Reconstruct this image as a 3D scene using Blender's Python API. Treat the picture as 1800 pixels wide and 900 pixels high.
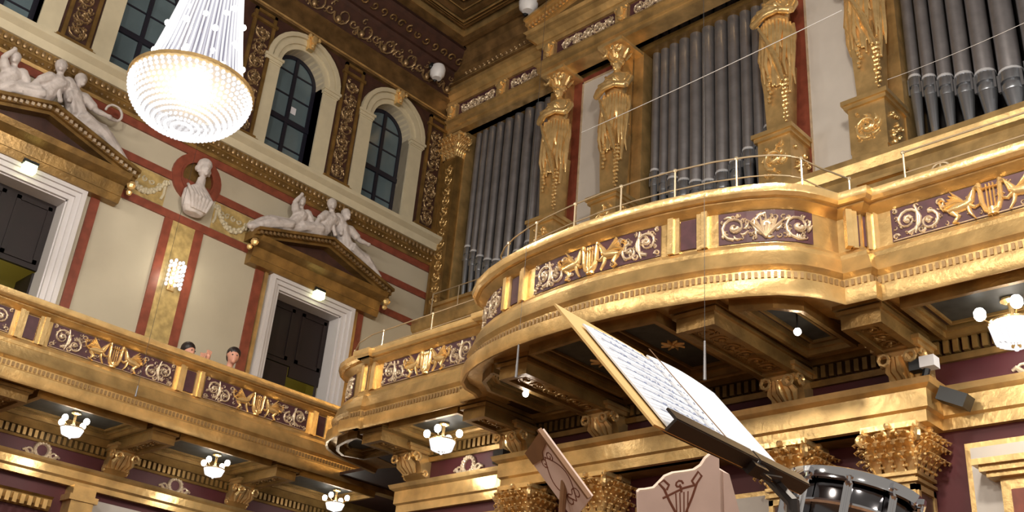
import bpy, bmesh, math, random
from math import pi, sin, cos, tan, radians, hypot, atan2, sqrt
from mathutils import Vector, Matrix
random.seed(7)
for o in list(bpy.data.objects): bpy.data.objects.remove(o, do_unlink=True)
S = bpy.context.scene
COL = S.collection

# ------------------------------------------------------------------ camera
CAM = Vector((14.34, -12.0, 1.3))
ROT = Matrix(((0.72573883, 0.68356154, 0.07776098),
              (-0.25469, 0.37194916, -0.89262916),
              (-0.6390901, 0.6280107, 0.44403424)))       # rows: image right, image down, forward
cd = bpy.data.cameras.new('camera'); cam = bpy.data.objects.new('camera', cd); COL.objects.link(cam)
cd.sensor_width = 36.0; cd.lens = 1860.76 / 1800 * 36; cd.clip_start = 0.05; cd.clip_end = 200
m3 = Matrix((ROT[0], -ROT[1], -ROT[2])).transposed()
cam.matrix_world = Matrix.Translation(CAM) @ m3.to_4x4()
S.camera = cam

# ------------------------------------------------------------------ light and exposure
S.view_settings.view_transform = 'Standard'; S.view_settings.look = 'None'
S.view_settings.gamma = 1.0; S.view_settings.use_curve_mapping = False
S.view_settings.exposure = 0.06
w = bpy.data.worlds.new('hall_air'); S.world = w; w.use_nodes = True
bg = w.node_tree.nodes['Background']; bg.inputs[0].default_value = (1.0, 0.90, 0.78, 1); bg.inputs[1].default_value = 0.30

def point_light(name, loc, energy, color=(1, .85, .66), radius=.4):
    l = bpy.data.lights.new(name, 'POINT'); l.energy = energy; l.color = color; l.shadow_soft_size = radius
    o = bpy.data.objects.new(name, l); o.location = loc; COL.objects.link(o); return o
# the hall's other chandeliers hang outside the frame, in two rows
for (x, y, e) in [(12.6, -8.2, 1400), (12.6, -14.5, 1250), (4.2, -14.5, 520), (8.4, -18.5, 1000)]:
    point_light('chandelier_light', (x, y, 8.6), e, (1, .90, .76), .4)

# fill lights added to brighten the gilding, standing for the unseen right-hand balcony's lamps
for (x, y) in [(16.2, -6.0), (16.2, -9.2), (16.2, -12.4)]:
    point_light('balcony_level_light', (x, y, 4.7), 190, (1, .93, .82), .2)

# ------------------------------------------------------------------ materials
def lin(r, g, b): return tuple(((c / 255 + .055) / 1.055) ** 2.4 if c > 10 else c / 255 / 12.92 for c in (r, g, b))
MATS = {}
def mat(name, col, rough=.5, metal=0., emit=None, estr=0., var=0., vscale=6., bump=0., bscale=30., spec=.5, col2=None, alpha=None):
    if name in MATS: return MATS[name]
    m = bpy.data.materials.new(name); m.use_nodes = True; nt = m.node_tree; p = nt.nodes['Principled BSDF']
    p.inputs['Roughness'].default_value = rough; p.inputs['Metallic'].default_value = metal
    p.inputs['Specular IOR Level'].default_value = spec
    c = (*col, 1)
    p.inputs['Base Color'].default_value = c
    tc = None
    if var or bump or col2: tc = nt.nodes.new('ShaderNodeTexCoord')
    if var or col2:
        n = nt.nodes.new('ShaderNodeTexNoise'); n.inputs['Scale'].default_value = vscale; n.inputs['Detail'].default_value = 5
        nt.links.new(tc.outputs['Object'], n.inputs['Vector'])
        r = nt.nodes.new('ShaderNodeValToRGB'); r.color_ramp.elements[0].position = .35; r.color_ramp.elements[1].position = .68
        a = tuple(max(0, x * (1 - var)) for x in col); b = col2 if col2 else tuple(min(1, x * (1 + var)) for x in col)
        r.color_ramp.elements[0].color = (*a, 1); r.color_ramp.elements[1].color = (*b, 1)
        nt.links.new(n.outputs['Fac'], r.inputs[0]); nt.links.new(r.outputs[0], p.inputs['Base Color'])
    if bump:
        n = nt.nodes.new('ShaderNodeTexNoise'); n.inputs['Scale'].default_value = bscale; n.inputs['Detail'].default_value = 4
        nt.links.new(tc.outputs['Object'], n.inputs['Vector'])
        bn = nt.nodes.new('ShaderNodeBump'); bn.inputs['Strength'].default_value = bump; bn.inputs['Distance'].default_value = .02
        nt.links.new(n.outputs['Fac'], bn.inputs['Height']); nt.links.new(bn.outputs[0], p.inputs['Normal'])
    if emit: p.inputs['Emission Color'].default_value = (*emit, 1); p.inputs['Emission Strength'].default_value = estr
    MATS[name] = m; return m
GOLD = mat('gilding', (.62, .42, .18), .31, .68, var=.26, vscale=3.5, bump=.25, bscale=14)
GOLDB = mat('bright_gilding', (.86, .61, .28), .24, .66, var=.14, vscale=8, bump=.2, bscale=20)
GOLDD = mat('shaded_gilding', (.26, .155, .05), .38, .55, var=.3, vscale=4, bump=.3, bscale=18)  # darker copy of the gilding; shade under balconies and on pediments put into colour
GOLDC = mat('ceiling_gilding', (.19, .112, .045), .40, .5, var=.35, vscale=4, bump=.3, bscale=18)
GOLDS = mat('silvery_gilding', (.66, .54, .40), .34, .5, var=.15, vscale=10)
CARVE = mat('carved_bronze_gilding', (.34, .23, .12), .34, .55, var=.3, vscale=12)
PURPLE = mat('aubergine_ground', lin(72, 40, 48), .6, 0, var=.2, vscale=10)
BROWN = mat('dark_brown_ground', lin(62, 36, 28), .6, 0, var=.25, vscale=6)
REDM = mat('red_marble', lin(128, 66, 50), .4, 0, var=.18, vscale=7)
MAROON = mat('maroon_wall', lin(74, 24, 31), .6, 0, var=.1, vscale=3)
CREAM = mat('cream_plaster', lin(180, 171, 152), .75, 0, var=.04, vscale=1.5)
PALE = mat('pale_grey_marble', lin(190, 184, 178), .5, 0, var=.05, vscale=2)
STONE = mat('stone_surround', lin(196, 186, 160), .7, 0, var=.05, vscale=5)
WHITEM = mat('white_marble', lin(196, 188, 186), .55, 0, var=.14, vscale=8, bump=.9, bscale=11)
WHITEF = mat('white_door_frame', lin(206, 202, 204), .5, 0)
OCHREM = mat('ochre_marble', lin(176, 152, 100), .35, 0, var=.25, vscale=9)
WINFR = mat('night_window_frame', lin(24, 24, 38), .5)
GLASS = mat('night_glass', lin(92, 108, 116), .16, 0, var=.12, vscale=1.5)
DARKW = mat('dark_door_wood', lin(24, 9, 10), .6, 0, var=.2, vscale=4)
CORR = mat('corridor_paint', lin(186, 176, 96), .8)
PIPE = mat('organ_pipe_tin', (.27, .26, .275), .36, .7, var=.12, vscale=5)
PIPED = mat('organ_pipe_mouth', (.34, .36, .40), .26, .8)
PIPEL = mat('organ_pipe_lip_highlight', (.72, .74, .80), .35, .4)  # pale lip tin, with the mouth's highlight line painted into its colour
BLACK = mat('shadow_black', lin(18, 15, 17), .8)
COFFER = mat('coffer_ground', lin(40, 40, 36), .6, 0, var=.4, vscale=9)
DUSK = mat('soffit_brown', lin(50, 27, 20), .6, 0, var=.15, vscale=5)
BRASS = mat('brass_rail', (.72, .60, .42), .3, .7)
CHROME = mat('chrome', (.75, .76, .80), .08, 1.)
BLKMET = mat('black_stand_metal', lin(48, 42, 40), .38, .3)
PAPER = mat('music_paper', lin(224, 230, 242), .8)
PAPERC = mat('tan_cover', lin(226, 188, 122), .7)
INK = mat('music_ink', lin(160, 172, 205), .8)
WOODL = mat('pale_desk_wood', lin(212, 190, 182), .55, 0, var=.06, vscale=6)
WOODE = mat('brown_desk_wood', lin(120, 86, 58), .5, 0, var=.12, vscale=8)
INLAY = mat('desk_inlay', lin(112, 66, 50), .5)
SKIN = mat('skin', lin(205, 150, 130), .55)
HAIR = mat('dark_hair', lin(30, 20, 20), .5)
SHIRT = mat('pale_blue_shirt', lin(190, 190, 215), .8)
SHIRT2 = mat('dark_jacket', lin(60, 44, 50), .8)
WPLAST = mat('white_plastic', lin(225, 225, 230), .4)
BPLAST = mat('black_plastic', lin(22, 24, 28), .4)
STAGE = mat('stage_boards', lin(120, 84, 54), .45, 0, var=.15, vscale=3)
CRYS = mat('lit_crystal', (.004, .004, .004), .3, 0, spec=.02, emit=(1, .97, .97), estr=1.0)
CRYS2 = mat('lit_crystal_strands', (.002, .002, .002), .4, 0, spec=.02, emit=(.80, .78, 1), estr=.5)
BULB = mat('lamp_bulb', (1, 1, 1), .3, 0, emit=(1, .97, .88), estr=9)
BOWL = mat('lamp_glass_bowl', (1, 1, 1), .3, 0, emit=(.97, .98, 1), estr=3.2)
EXITM = mat('emergency_lamp', (1, 1, .6), .4, 0, emit=(.95, 1, .55), estr=3.5)

def see_through(m, a):
    m.node_tree.nodes['Principled BSDF'].inputs['Alpha'].default_value = a; return m
see_through(CRYS2, .42)
def cray(px, py, t_): return CAM + (ROT.transposed() @ Vector(((px-900)/1860.76, (py-450)/1860.76, 1)))*t_
# ------------------------------------------------------------------ mesh helpers
class MB:
    def __init__(s): s.v = []; s.f = []
    def add(s, vs, fs):
        n = len(s.v); s.v += [tuple(v) for v in vs]; s.f += [tuple(i + n for i in f) for f in fs]; return s
    def box(s, x0, x1, y0, y1, z0, z1):
        x0, x1 = sorted((x0, x1)); y0, y1 = sorted((y0, y1)); z0, z1 = sorted((z0, z1))
        return s.add([(x0,y0,z0),(x1,y0,z0),(x1,y1,z0),(x0,y1,z0),(x0,y0,z1),(x1,y0,z1),(x1,y1,z1),(x0,y1,z1)],
                     [(0,3,2,1),(4,5,6,7),(0,1,5,4),(1,2,6,5),(2,3,7,6),(3,0,4,7)])
    def obox(s, c, ax, h):
        c = Vector(c); a = [Vector(q).normalized() * k for q, k in zip(ax, h)]
        vs = [c + a[0]*i + a[1]*j + a[2]*k for k in (-1,1) for i, j in ((-1,-1),(1,-1),(1,1),(-1,1))]
        return s.add(vs, [(0,3,2,1),(4,5,6,7),(0,1,5,4),(1,2,6,5),(2,3,7,6),(3,0,4,7)])
    def prism(s, poly, ext):
        ext = Vector(ext); n = len(poly); a = [Vector(p) for p in poly]; b = [p + ext for p in a]
        return s.add(a + b, [tuple(range(n))[::-1], tuple(range(n, 2*n))] + [(i, (i+1) % n, n + (i+1) % n, n + i) for i in range(n)])
    def tube(s, pts, r, n=6, cap=True, flat=None):
        pts = [Vector(p) for p in pts]; N = len(pts)
        rs = r if isinstance(r, (list, tuple)) else [r] * N
        up = Vector((0,0,1)); d0 = (pts[1] - pts[0]).normalized()
        if abs(d0.z) > .9: up = Vector((1,0,0))
        rings = []; side = d0.cross(up).normalized()
        for i in range(N):
            d = (pts[min(i+1, N-1)] - pts[max(i-1, 0)])
            d = d.normalized() if d.length > 1e-9 else d0
            side = (side - d * side.dot(d)); side = side.normalized() if side.length > 1e-6 else d.orthogonal().normalized()
            u = d.cross(side)
            rings.append([pts[i] + (side * cos(2*pi*k/n) + u * sin(2*pi*k/n)) * rs[i] for k in range(n)])
        vs = [p for q in rings for p in q]
        fs = [(i*n + k, i*n + (k+1) % n, (i+1)*n + (k+1) % n, (i+1)*n + k) for i in range(N-1) for k in range(n)]
        if cap: fs += [tuple(range(n))[::-1], tuple(range((N-1)*n, N*n))]
        return s.add(vs, fs)
    def lathe(s, prof, n, c, ax=((1,0,0),(0,1,0),(0,0,1)), a0=0, a1=2*pi, cap=True):
        c = Vector(c); X, Y, Z = [Vector(q).normalized() for q in ax]; full = abs(a1 - a0 - 2*pi) < 1e-6
        m = n if full else n + 1; vs = []
        for r, z in prof:
            for k in range(m):
                t = a0 + (a1 - a0) * k / n
                vs.append(c + (X * cos(t) + Y * sin(t)) * r + Z * z)
        fs = []
        for i in range(len(prof) - 1):
            for k in range(n):
                k2 = (k + 1) % m if full else k + 1
                fs.append((i*m + k, i*m + k2, (i+1)*m + k2, (i+1)*m + k))
        if cap and full:
            if prof[0][0] > 1e-4: fs.append(tuple(range(m))[::-1])
            if prof[-1][0] > 1e-4: fs.append(tuple(range((len(prof)-1)*m, len(prof)*m)))
        return s.add(vs, fs)
    def ball(s, c, r, n=10, sc=(1,1,1)):
        c = Vector(c); vs = []; fs = []; m = max(4, n // 2)
        for i in range(m + 1):
            t = -pi/2 + pi * i / m
            for k in range(n):
                a = 2*pi*k/n; vs.append(c + Vector((cos(t)*cos(a)*r*sc[0], cos(t)*sin(a)*r*sc[1], sin(t)*r*sc[2])))
        for i in range(m):
            for k in range(n): fs.append((i*n+k, i*n+(k+1)%n, (i+1)*n+(k+1)%n, (i+1)*n+k))
        return s.add(vs, fs)
    def loft(s, secs, n=14):      # secs: (center, rx, ry, X, Y)
        vs = []
        for c, rx, ry, X, Y in secs:
            c = Vector(c); X = Vector(X); Y = Vector(Y)
            for k in range(n): a = 2*pi*k/n; vs.append(c + X*cos(a)*rx + Y*sin(a)*ry)
        N = len(secs)
        fs = [(i*n+k, i*n+(k+1)%n, (i+1)*n+(k+1)%n, (i+1)*n+k) for i in range(N-1) for k in range(n)]
        fs += [tuple(range(n))[::-1], tuple(range((N-1)*n, N*n))]
        return s.add(vs, fs)
    def sweep(s, path, prof, closed_prof=False, ends=True):     # path: 2D plan points; prof: (outward offset, z); outward = right hand of travel
        P = offsets(path); m = len(prof); vs = []
        for (p, nrm) in P:
            for d, z in prof: vs.append((p[0] + nrm[0]*d, p[1] + nrm[1]*d, z))
        fs = []; mm = m if closed_prof else m - 1
        for i in range(len(P) - 1):
            for j in range(mm):
                j2 = (j + 1) % m; fs.append((i*m + j, (i+1)*m + j, (i+1)*m + j2, i*m + j2))
        if closed_prof and ends: fs += [tuple(range(m)), tuple(range((len(P)-1)*m, len(P)*m))[::-1]]
        return s.add(vs, fs)
    def stroke(s, pts, wd, h, fn):       # carved ribbon on a surface; fn(u, v, height) -> 3D
        n = len(pts); vs = []
        for i in range(n):
            a = pts[max(i-1, 0)]; b = pts[min(i+1, n-1)]; dx, dy = b[0]-a[0], b[1]-a[1]; L = hypot(dx, dy) or 1
            nx, ny = -dy/L, dx/L; t = i/(n-1)
            ww = (wd(t) if callable(wd) else wd) / 2; hh = (h(t) if callable(h) else h)
            u, v = pts[i]
            for k, (q, e) in enumerate(((-1, 0), (-.7, .75), (0, 1), (.7, .75), (1, 0))):
                vs.append(fn(u + nx*ww*q, v + ny*ww*q, e*hh))
        fs = [(i*5+k, i*5+k+1, (i+1)*5+k+1, (i+1)*5+k) for i in range(n-1) for k in range(4)]
        fs += [(0,1,2,3,4), tuple(range((n-1)*5, n*5))[::-1]]
        return s.add(vs, fs)
    def build(s, name, m, parent=None, smooth=False, angle=40, remesh=0, label=None):
        me = bpy.data.meshes.new(name); root = None
        if parent is not None:
            root = parent
            while root.parent: root = root.parent
            og = Vector(root.location)
        else:
            xs = [v[0] for v in s.v]; ys = [v[1] for v in s.v]; zs = [v[2] for v in s.v]
            og = Vector(((min(xs)+max(xs))/2, (min(ys)+max(ys))/2, min(zs)))
        me.from_pydata([(v[0]-og.x, v[1]-og.y, v[2]-og.z) for v in s.v], [], s.f)
        bm = bmesh.new(); bm.from_mesh(me); bmesh.ops.recalc_face_normals(bm, faces=bm.faces); bm.to_mesh(me); bm.free()
        me.materials.append(m)
        if smooth: me.shade_smooth(); me.set_sharp_from_angle(angle=radians(angle))
        o = bpy.data.objects.new(name, me); COL.objects.link(o)
        if parent is not None: o.parent = parent
        else: o.location = og
        if remesh:
            r = o.modifiers.new('r', 'REMESH'); r.mode = 'VOXEL'; r.voxel_size = remesh; r.use_smooth_shade = True
            sm = o.modifiers.new('s', 'SMOOTH'); sm.iterations = 2; sm.factor = .5
        if label: o['label'] = label
        return o
def offsets(path):
    n = len(path); out = []
    for i in range(n):
        ns = []
        if i > 0: dx, dy = path[i][0]-path[i-1][0], path[i][1]-path[i-1][1]; L = hypot(dx, dy); ns.append((dy/L, -dx/L))
        if i < n-1: dx, dy = path[i+1][0]-path[i][0], path[i+1][1]-path[i][1]; L = hypot(dx, dy); ns.append((dy/L, -dx/L))
        if len(ns) == 1: nn = ns[0]
        else:
            sx, sy = ns[0][0]+ns[1][0], ns[0][1]+ns[1][1]; k = 2/max(.6, sx*sx+sy*sy); nn = (sx*k, sy*k)
        out.append((path[i], nn))
    return out
def thing(name, label, cat, loc, group=None):
    o = bpy.data.objects.new(name, None); COL.objects.link(o); o.location = loc; o.empty_display_size = .1
    o['label'] = label; o['category'] = cat
    if group: o['group'] = group
    return o
def tag(o, label, cat, group=None):
    o['label'] = label; o['category'] = cat
    if group: o['group'] = group
    return o
def struct(o): o['kind'] = 'structure'; return o
def dup(root, loc=None, label=None, rotz=None):
    r = root.copy(); COL.objects.link(r)
    if loc is not None: r.location = loc
    if rotz is not None: r.rotation_euler = (0, 0, rotz)
    if label: r['label'] = label
    for ch in root.children:
        c = ch.copy(); COL.objects.link(c); c.parent = r
        for g in ch.children: d = g.copy(); COL.objects.link(d); d.parent = c
    return r
def dup_many(root, spots):      # spots: (loc, label)
    return [dup(root, l, t) for l, t in spots]

# flat relief designs -------------------------------------------------
def spiral(cx, cy, r0, r1, turns, a0, n=None, sy=1):
    n = n or int(10 * abs(turns)) + 6
    return [(cx + (r0 + (r1-r0)*i/n) * cos(a0 + 2*pi*turns*i/n), cy + sy*(r0 + (r1-r0)*i/n) * sin(a0 + 2*pi*turns*i/n)) for i in range(n+1)]
def bez(p0, p1, p2, n=7): return [((1-t)**2*p0[0]+2*t*(1-t)*p1[0]+t*t*p2[0], (1-t)**2*p0[1]+2*t*(1-t)*p1[1]+t*t*p2[1]) for t in [i/n for i in range(n+1)]]
taper = lambda w: (lambda t: w * (1 - .75*t))
belly = lambda w: (lambda t: w * (.25 + .75*sin(pi*min(1, t*.9+.05))))
def scrolls(mb, w, h, fn, k=1, seed=1, c0=None):      # vine scrolls filling [0,w]x[0,h]
    rnd = random.Random(seed); n = max(1, int(round(w / (h*.95)))); cw = w / n
    for i in range(n):
        cx = cw*(i+.5); cy = h/2; r = min(cw, h)*.44; sg = 1 if i % 2 else -1
        mb.stroke(spiral(cx, cy, r, r*.22, 1.35*sg, pi/2*sg, 16), taper(h*.11), .022*k, fn)
        mb.stroke(spiral(cx, cy, r*.3, r*.03, .8*sg, 0, 8), h*.16, .03*k, fn)
        for j in range(6):
            a = rnd.uniform(0, 2*pi); q = (cx + cos(a)*r*.7, cy + sin(a)*r*.7); e = (cx + cos(a+.5)*r*1.12, cy + sin(a+.5)*r*1.08)
            q2 = (cx + cos(a)*r*.9, cy + sin(a)*r*1.1)
            mb.stroke(bez(q, q2, (min(max(e[0], .01), w-.01), min(max(e[1], .01), h-.01)), 3), belly(h*.10), .018*k, fn)
def small_curls(mb, w, h, fn, n, size, seed=1, k=1):
    rnd = random.Random(seed)
    for i in range(n):
        cx = rnd.uniform(size, w-size); cy = rnd.uniform(size, h-size)
        mb.stroke(spiral(cx, cy, size*rnd.uniform(.6, 1), size*.15, rnd.choice((-1, 1))*rnd.uniform(.6, 1.1), rnd.uniform(0, 6.3), 7), taper(size*.55), .02*k, fn)
def griffin(mb, cx, cy, s, fn, d=1):
    X = lambda u, v: (cx + d*u*s, cy + v*s)
    st = lambda P, w_, h_=.035: mb.stroke([X(*p) for p in P], (lambda t: w_(t)*s) if callable(w_) else w_*s, h_, fn)
    st([(-.45, -.05), (-.2, .0), (.05, .03), (.2, .12)], belly(.34), .045)            # body
    st([(.12, .08), (.22, .28), (.3, .42)], taper(.26), .045)                          # neck
    st([(.26, .40), (.36, .44), (.46, .36)], belly(.2), .045)                          # head and beak
    for k in range(6): st(bez((.02, .08), (-.15 - .05*k, .25), (-.34 - .05*k, .50 - .10*k), 4), belly(.11), .04)   # wing feathers
    st([(.12, 0), (.26, -.12), (.38, -.08), (.46, .06)], taper(.14))                   # raised foreleg
    st([(.08, -.04), (.12, -.25), (.24, -.45)], taper(.15))
    st([(-.36, -.08), (-.2, -.26), (-.34, -.42), (-.2, -.46)], taper(.18))
    st(bez((-.45, -.02), (-.75, .1), (-.62, .34), 5), taper(.08)); st(spiral(-.62, .26, .1, .03, .9, 0, 7), .05)
def lyre(mb, cx, cy, s, fn):
    X = lambda P: [(cx + u*s, cy + v*s) for u, v in P]
    mb.stroke(X([(-.28, .48), (-.25, .2), (-.24, -.1), (-.16, -.34), (0, -.46)]), .14*s, .045, fn)
    mb.stroke(X([(.28, .48), (.25, .2), (.24, -.1), (.16, -.34), (0, -.46)]), .14*s, .045, fn)
    for u in (-.09, 0, .09): mb.stroke(X([(u, .42), (u, -.38)]), .05*s, .03, fn)
    mb.stroke(X([(-.3, .3), (.3, .3)]), .06*s, .04, fn)
    mb.stroke(X([(0, -.3), (0, -.5)]), .3*s, .045, fn)
def griffin_panel(w, h, fn, seed=1):      # returns two mesh builders: gold animals and lyre, silvery vines
    a = MB(); b = MB(); s = h * 1.0; c = w/2; ex = 1 + max(0, (w-1.6)*.25)
    lyre(a, c, h/2, s, fn); griffin(a, c - .66*s*ex, h/2-.01, s, fn, 1); griffin(a, c + .66*s*ex, h/2-.01, s, fn, -1)
    side = (w - 2.15*s*ex) / 2
    if side > .08:
        for q in (0, 1):
            f2 = (lambda u, v, e: fn(u, v, e)) if q == 0 else (lambda u, v, e: fn(w-u, v, e))
            r = min(side*.55, h*.44)
            b.stroke(spiral(r+.01, h*.55, r*.92, r*.2, 1.5, -pi/2, 18), taper(h*.12), .024, f2)
            b.stroke(spiral(r+.01, h*.55, r*.3, .004, 1, 0, 6), h*.12, .03, f2)
            b.stroke(spiral(r*1.95+h*.2, h*.36, h*.30, h*.05, -1.4, pi/2, 16), taper(h*.11), .024, f2)
            b.stroke(spiral(r*1.95+h*.2, h*.36, h*.1, .004, 1, 0, 6), h*.10, .03, f2)
            b.stroke(bez((r*1.6, h*.95), (r*1.9, h*.5), (r*1.5, h*.08), 5), belly(h*.12), .024, f2)
            b.stroke(spiral(r*2.0+h*.5, h*.80, h*.15, h*.03, 1.2, -pi/2, 10), taper(h*.09), .022, f2)
            b.stroke(spiral(r*1.9, h*.16, h*.11, h*.02, -1.1, 0, 9), taper(h*.08), .022, f2)
            b.stroke(spiral(h*.12, h*.12, h*.10, h*.02, 1.1, 0, 9), taper(h*.08), .022, f2)
            b.stroke(spiral(h*.12, h*.90, h*.08, h*.02, -1.1, 2, 9), taper(h*.08), .022, f2)
            small_curls(b, side*1.3, h, f2, 26, h*.09, seed+q)
    small_curls(b, w, h, fn, 34, h*.08, seed+5)
    b.stroke([(.01, h*.03), (w-.01, h*.03)], h*.035, .01, fn)
    return a, b
def relief_obj(mb, name, m, parent): return mb.build(name, m, parent, smooth=True, angle=70)
def flat(o, U, V, N):
    o, U, V, N = [Vector(q) for q in (o, U, V, N)]
    return lambda u, v, e: o + U*u + V*v + N*e
def rise(s): return None

# ================================================================== SETTING
# floor and stage
struct(MB().box(-2, 20, -26, 1.2, -.1, 0).build('floor', STAGE))
# ---- left wall with round-headed windows and tall doors
WIN = [(-8.72, 'window_1'), (-6.58, 'window_2'), (-3.68, 'window_3'), (-1.52, 'window_4')]
WR = .49; WS = 12.57; WZ = 10.66
DOORS = [(-7.72, 'door_1'), (-2.66, 'door_2')]
DH = .67; DTOP = 8.36; FL = 5.25
wl = MB()
def yspan(lo, hi, z0, z1, holes):
    y = lo
    for c, r in sorted(holes):
        if c - r > y: wl.box(-.35, 0, y, c - r, z0, z1)
        y = c + r
    wl.box(-.35, 0, y, hi, z0, z1)
yspan(-14, 0, 0, FL, []); yspan(-14, 0, FL, DTOP, [(c, DH) for c, _ in DOORS]); yspan(-14, 0, DTOP, WZ, [])
yspan(-14, 0, WZ, 13.35, [(c, WR) for c, _ in WIN]); yspan(-14, 0, 13.35, 14.9, [])
for c, _ in WIN:
    n = 14
    for i in range(n):
        a, b = pi - pi*i/n, pi - pi*(i+1)/n
        ya, za, yb, zb = c + WR*cos(a), WS + WR*sin(a), c + WR*cos(b), WS + WR*sin(b)
        wl.prism([(0, ya, za), (0, yb, zb), (0, yb, 13.35), (0, ya, 13.35)], (-.35, 0, 0))
struct(wl.build('wall_left', CREAM))
for i, (c, nm) in enumerate(WIN):
    fr = MB()                                                   # window: dark bars, panes behind, stone surround
    def arc(r0, r1, x0, x1, mb, n=16):
        for k in range(n):
            a, b = pi*k/n, pi*(k+1)/n
            P = lambda r, t: (x0, c + r*cos(t), WS + r*sin(t))
            mb.prism([P(r0, a), P(r1, a), P(r1, b), P(r0, b)], (x1-x0, 0, 0))
    arc(WR-.075, WR, -.30, -.24, fr)
    for q in (-1, 1): fr.box(-.30, -.24, c+q*(WR-.075), c+q*WR, WZ, WS)
    fr.box(-.30, -.24, c-WR, c+WR, WZ, WZ+.07); fr.box(-.29, -.225, c-.035, c+.035, WZ, WS+WR-.02); fr.box(-.29, -.22, c-WR, c+WR, 11.62, 11.72)
    for z in (11.15, 12.2, 12.68): fr.box(-.28, -.25, c-WR+.01, c+WR-.01, z-.015, z+.015)
    win = struct(fr.build(nm, WINFR))
    pn = MB(); P = [(-.265, c-WR, WZ), (-.265, c+WR, WZ)] + [(-.265, c+WR*cos(pi*k/16), WS+WR*sin(pi*k/16)) for k in range(17)]
    pn.prism(P, (-.01, 0, 0)).build('pane', GLASS, win)
    sr = MB()
    for (r0, r1, x1) in ((WR, WR+.10, .03), (WR+.10, WR+.20, .07), (WR+.2, WR+.235, .045), (WR+.235, WR+.32, .10)): arc(r0, r1, -.02, x1, sr)
    for q in (-1, 1):
        sr.box(-.02, .04, c+q*WR, c+q*(WR+.31), WZ, WS-.14)
        sr.box(-.02, .10, c+q*(WR-.03), c+q*(WR+.36), WS-.05, WS); sr.box(-.02, .075, c+q*(WR-.01), c+q*(WR+.34), WS-.11, WS-.05)
        sr.box(-.02, .055, c+q*WR, c+q*(WR+.32), WS-.14, WS-.11)
    arc(WR, WR+.012, -.30, -.01, sr)
    for q in (-1, 1): sr.box(-.30, -.01, c+q*WR, c+q*(WR+.012), WZ, WS)
    sr.build('stone_surround', STONE, win, smooth=True)
    ks = MB(); ks.prism([(.05, c-.06, WS+WR+.02), (.05, c+.06, WS+WR+.02), (.05, c+.09, WS+WR+.33), (.05, c-.09, WS+WR+.33)], (.1, 0, 0))
    ks.ball((.19, c, WS+WR+.22), .075, 8, (.8, 1, 1.3)); ks.ball((.19, c-.1, WS+WR+.26), .045, 6); ks.ball((.19, c+.1, WS+WR+.26), .045, 6); ks.ball((.17, c, WS+WR+.08), .05, 6)
    ks.build('keystone', GOLDB, win, smooth=True)
    if i == 2: MB().box(-.262, -.255, c+.06, c+.17, 11.88, 12.02).build('paper_note', mat('note_paper', lin(215, 215, 225), .7), win)

# carved brown strips between the windows, and their spandrel ground
sp = MB()
for y0, y1 in ((-14, -8.72-.8), (-8.72+.8, -6.58-.8), (-6.58+.8, -3.68-.8), (-3.68+.8, -1.52-.8), (-1.52+.8, 0)): sp.box(.0, .02, y0, y1, WZ, 13.42)
for c, _ in WIN:
    R2 = WR + .30; n = 16
    for k in range(n):
        a, b = pi - pi*k/n, pi - pi*(k+1)/n
        sp.prism([(.0, c+.8*cos(a), WS+R2*sin(a)), (.0, c+.8*cos(b), WS+R2*sin(b)), (.0, c+.8*cos(b), 13.42), (.0, c+.8*cos(a), 13.42)], (.02, 0, 0))
struct(sp.build('trim_1', BROWN))
def carved_strip(yc, label):
    w_, z0, z1 = .46, WZ + .02, 13.36
    t = thing('carved_pilaster', label, 'pilaster', (.05, yc, z0), 'carved pilasters between the gallery windows')
    b = MB(); b.box(.02, .10, yc-w_/2-.10, yc+w_/2+.10, z0, z0+.12); b.box(.02, .08, yc-w_/2-.06, yc+w_/2+.06, z0+.12, z0+.17)
    for q in (-1, 1): b.box(.02, .07, yc+q*w_/2, yc+q*(w_/2-.06), z0+.17, z1)
    b.box(.02, .07, yc-w_/2, yc+w_/2, z1-.06, z1); b.box(.02, .09, yc-w_/2-.04, yc+w_/2+.04, z1-.25, z1-.19)
    b.build('frame', GOLDD, t)
    g = MB(); g.box(.02, .035, yc-w_/2+.06, yc+w_/2-.06, z0+.17, z1-.06); g.build('ground', BROWN, t)
    r = MB(); ww = w_-.14; fn = flat((.035, yc-ww/2, z0+.2), (0, 0, 1), (0, 1, 0), (1, 0, 0))
    scrolls(r, z1-z0-.5, ww, fn, 1.5, int(-yc*10)); small_curls(r, z1-z0-.5, ww, fn, 110, .045, int(-yc*7), 1.6)
    relief_obj(r, 'relief', CARVE, t)
for yc, lb in ((-7.65, 'carved brown and gold pilaster with block foot between the two left windows'),
               (-5.62, 'carved brown pilaster hidden behind the big chandelier, right of second window'), (-4.66, 'carved brown and gold pilaster just right of the chandelier'),
               (-2.60, 'carved brown and gold pilaster between the two right-hand arched windows'), (-.40, 'carved brown and gold pilaster in the corner beside the organ')):
    carved_strip(yc, lb)

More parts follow.
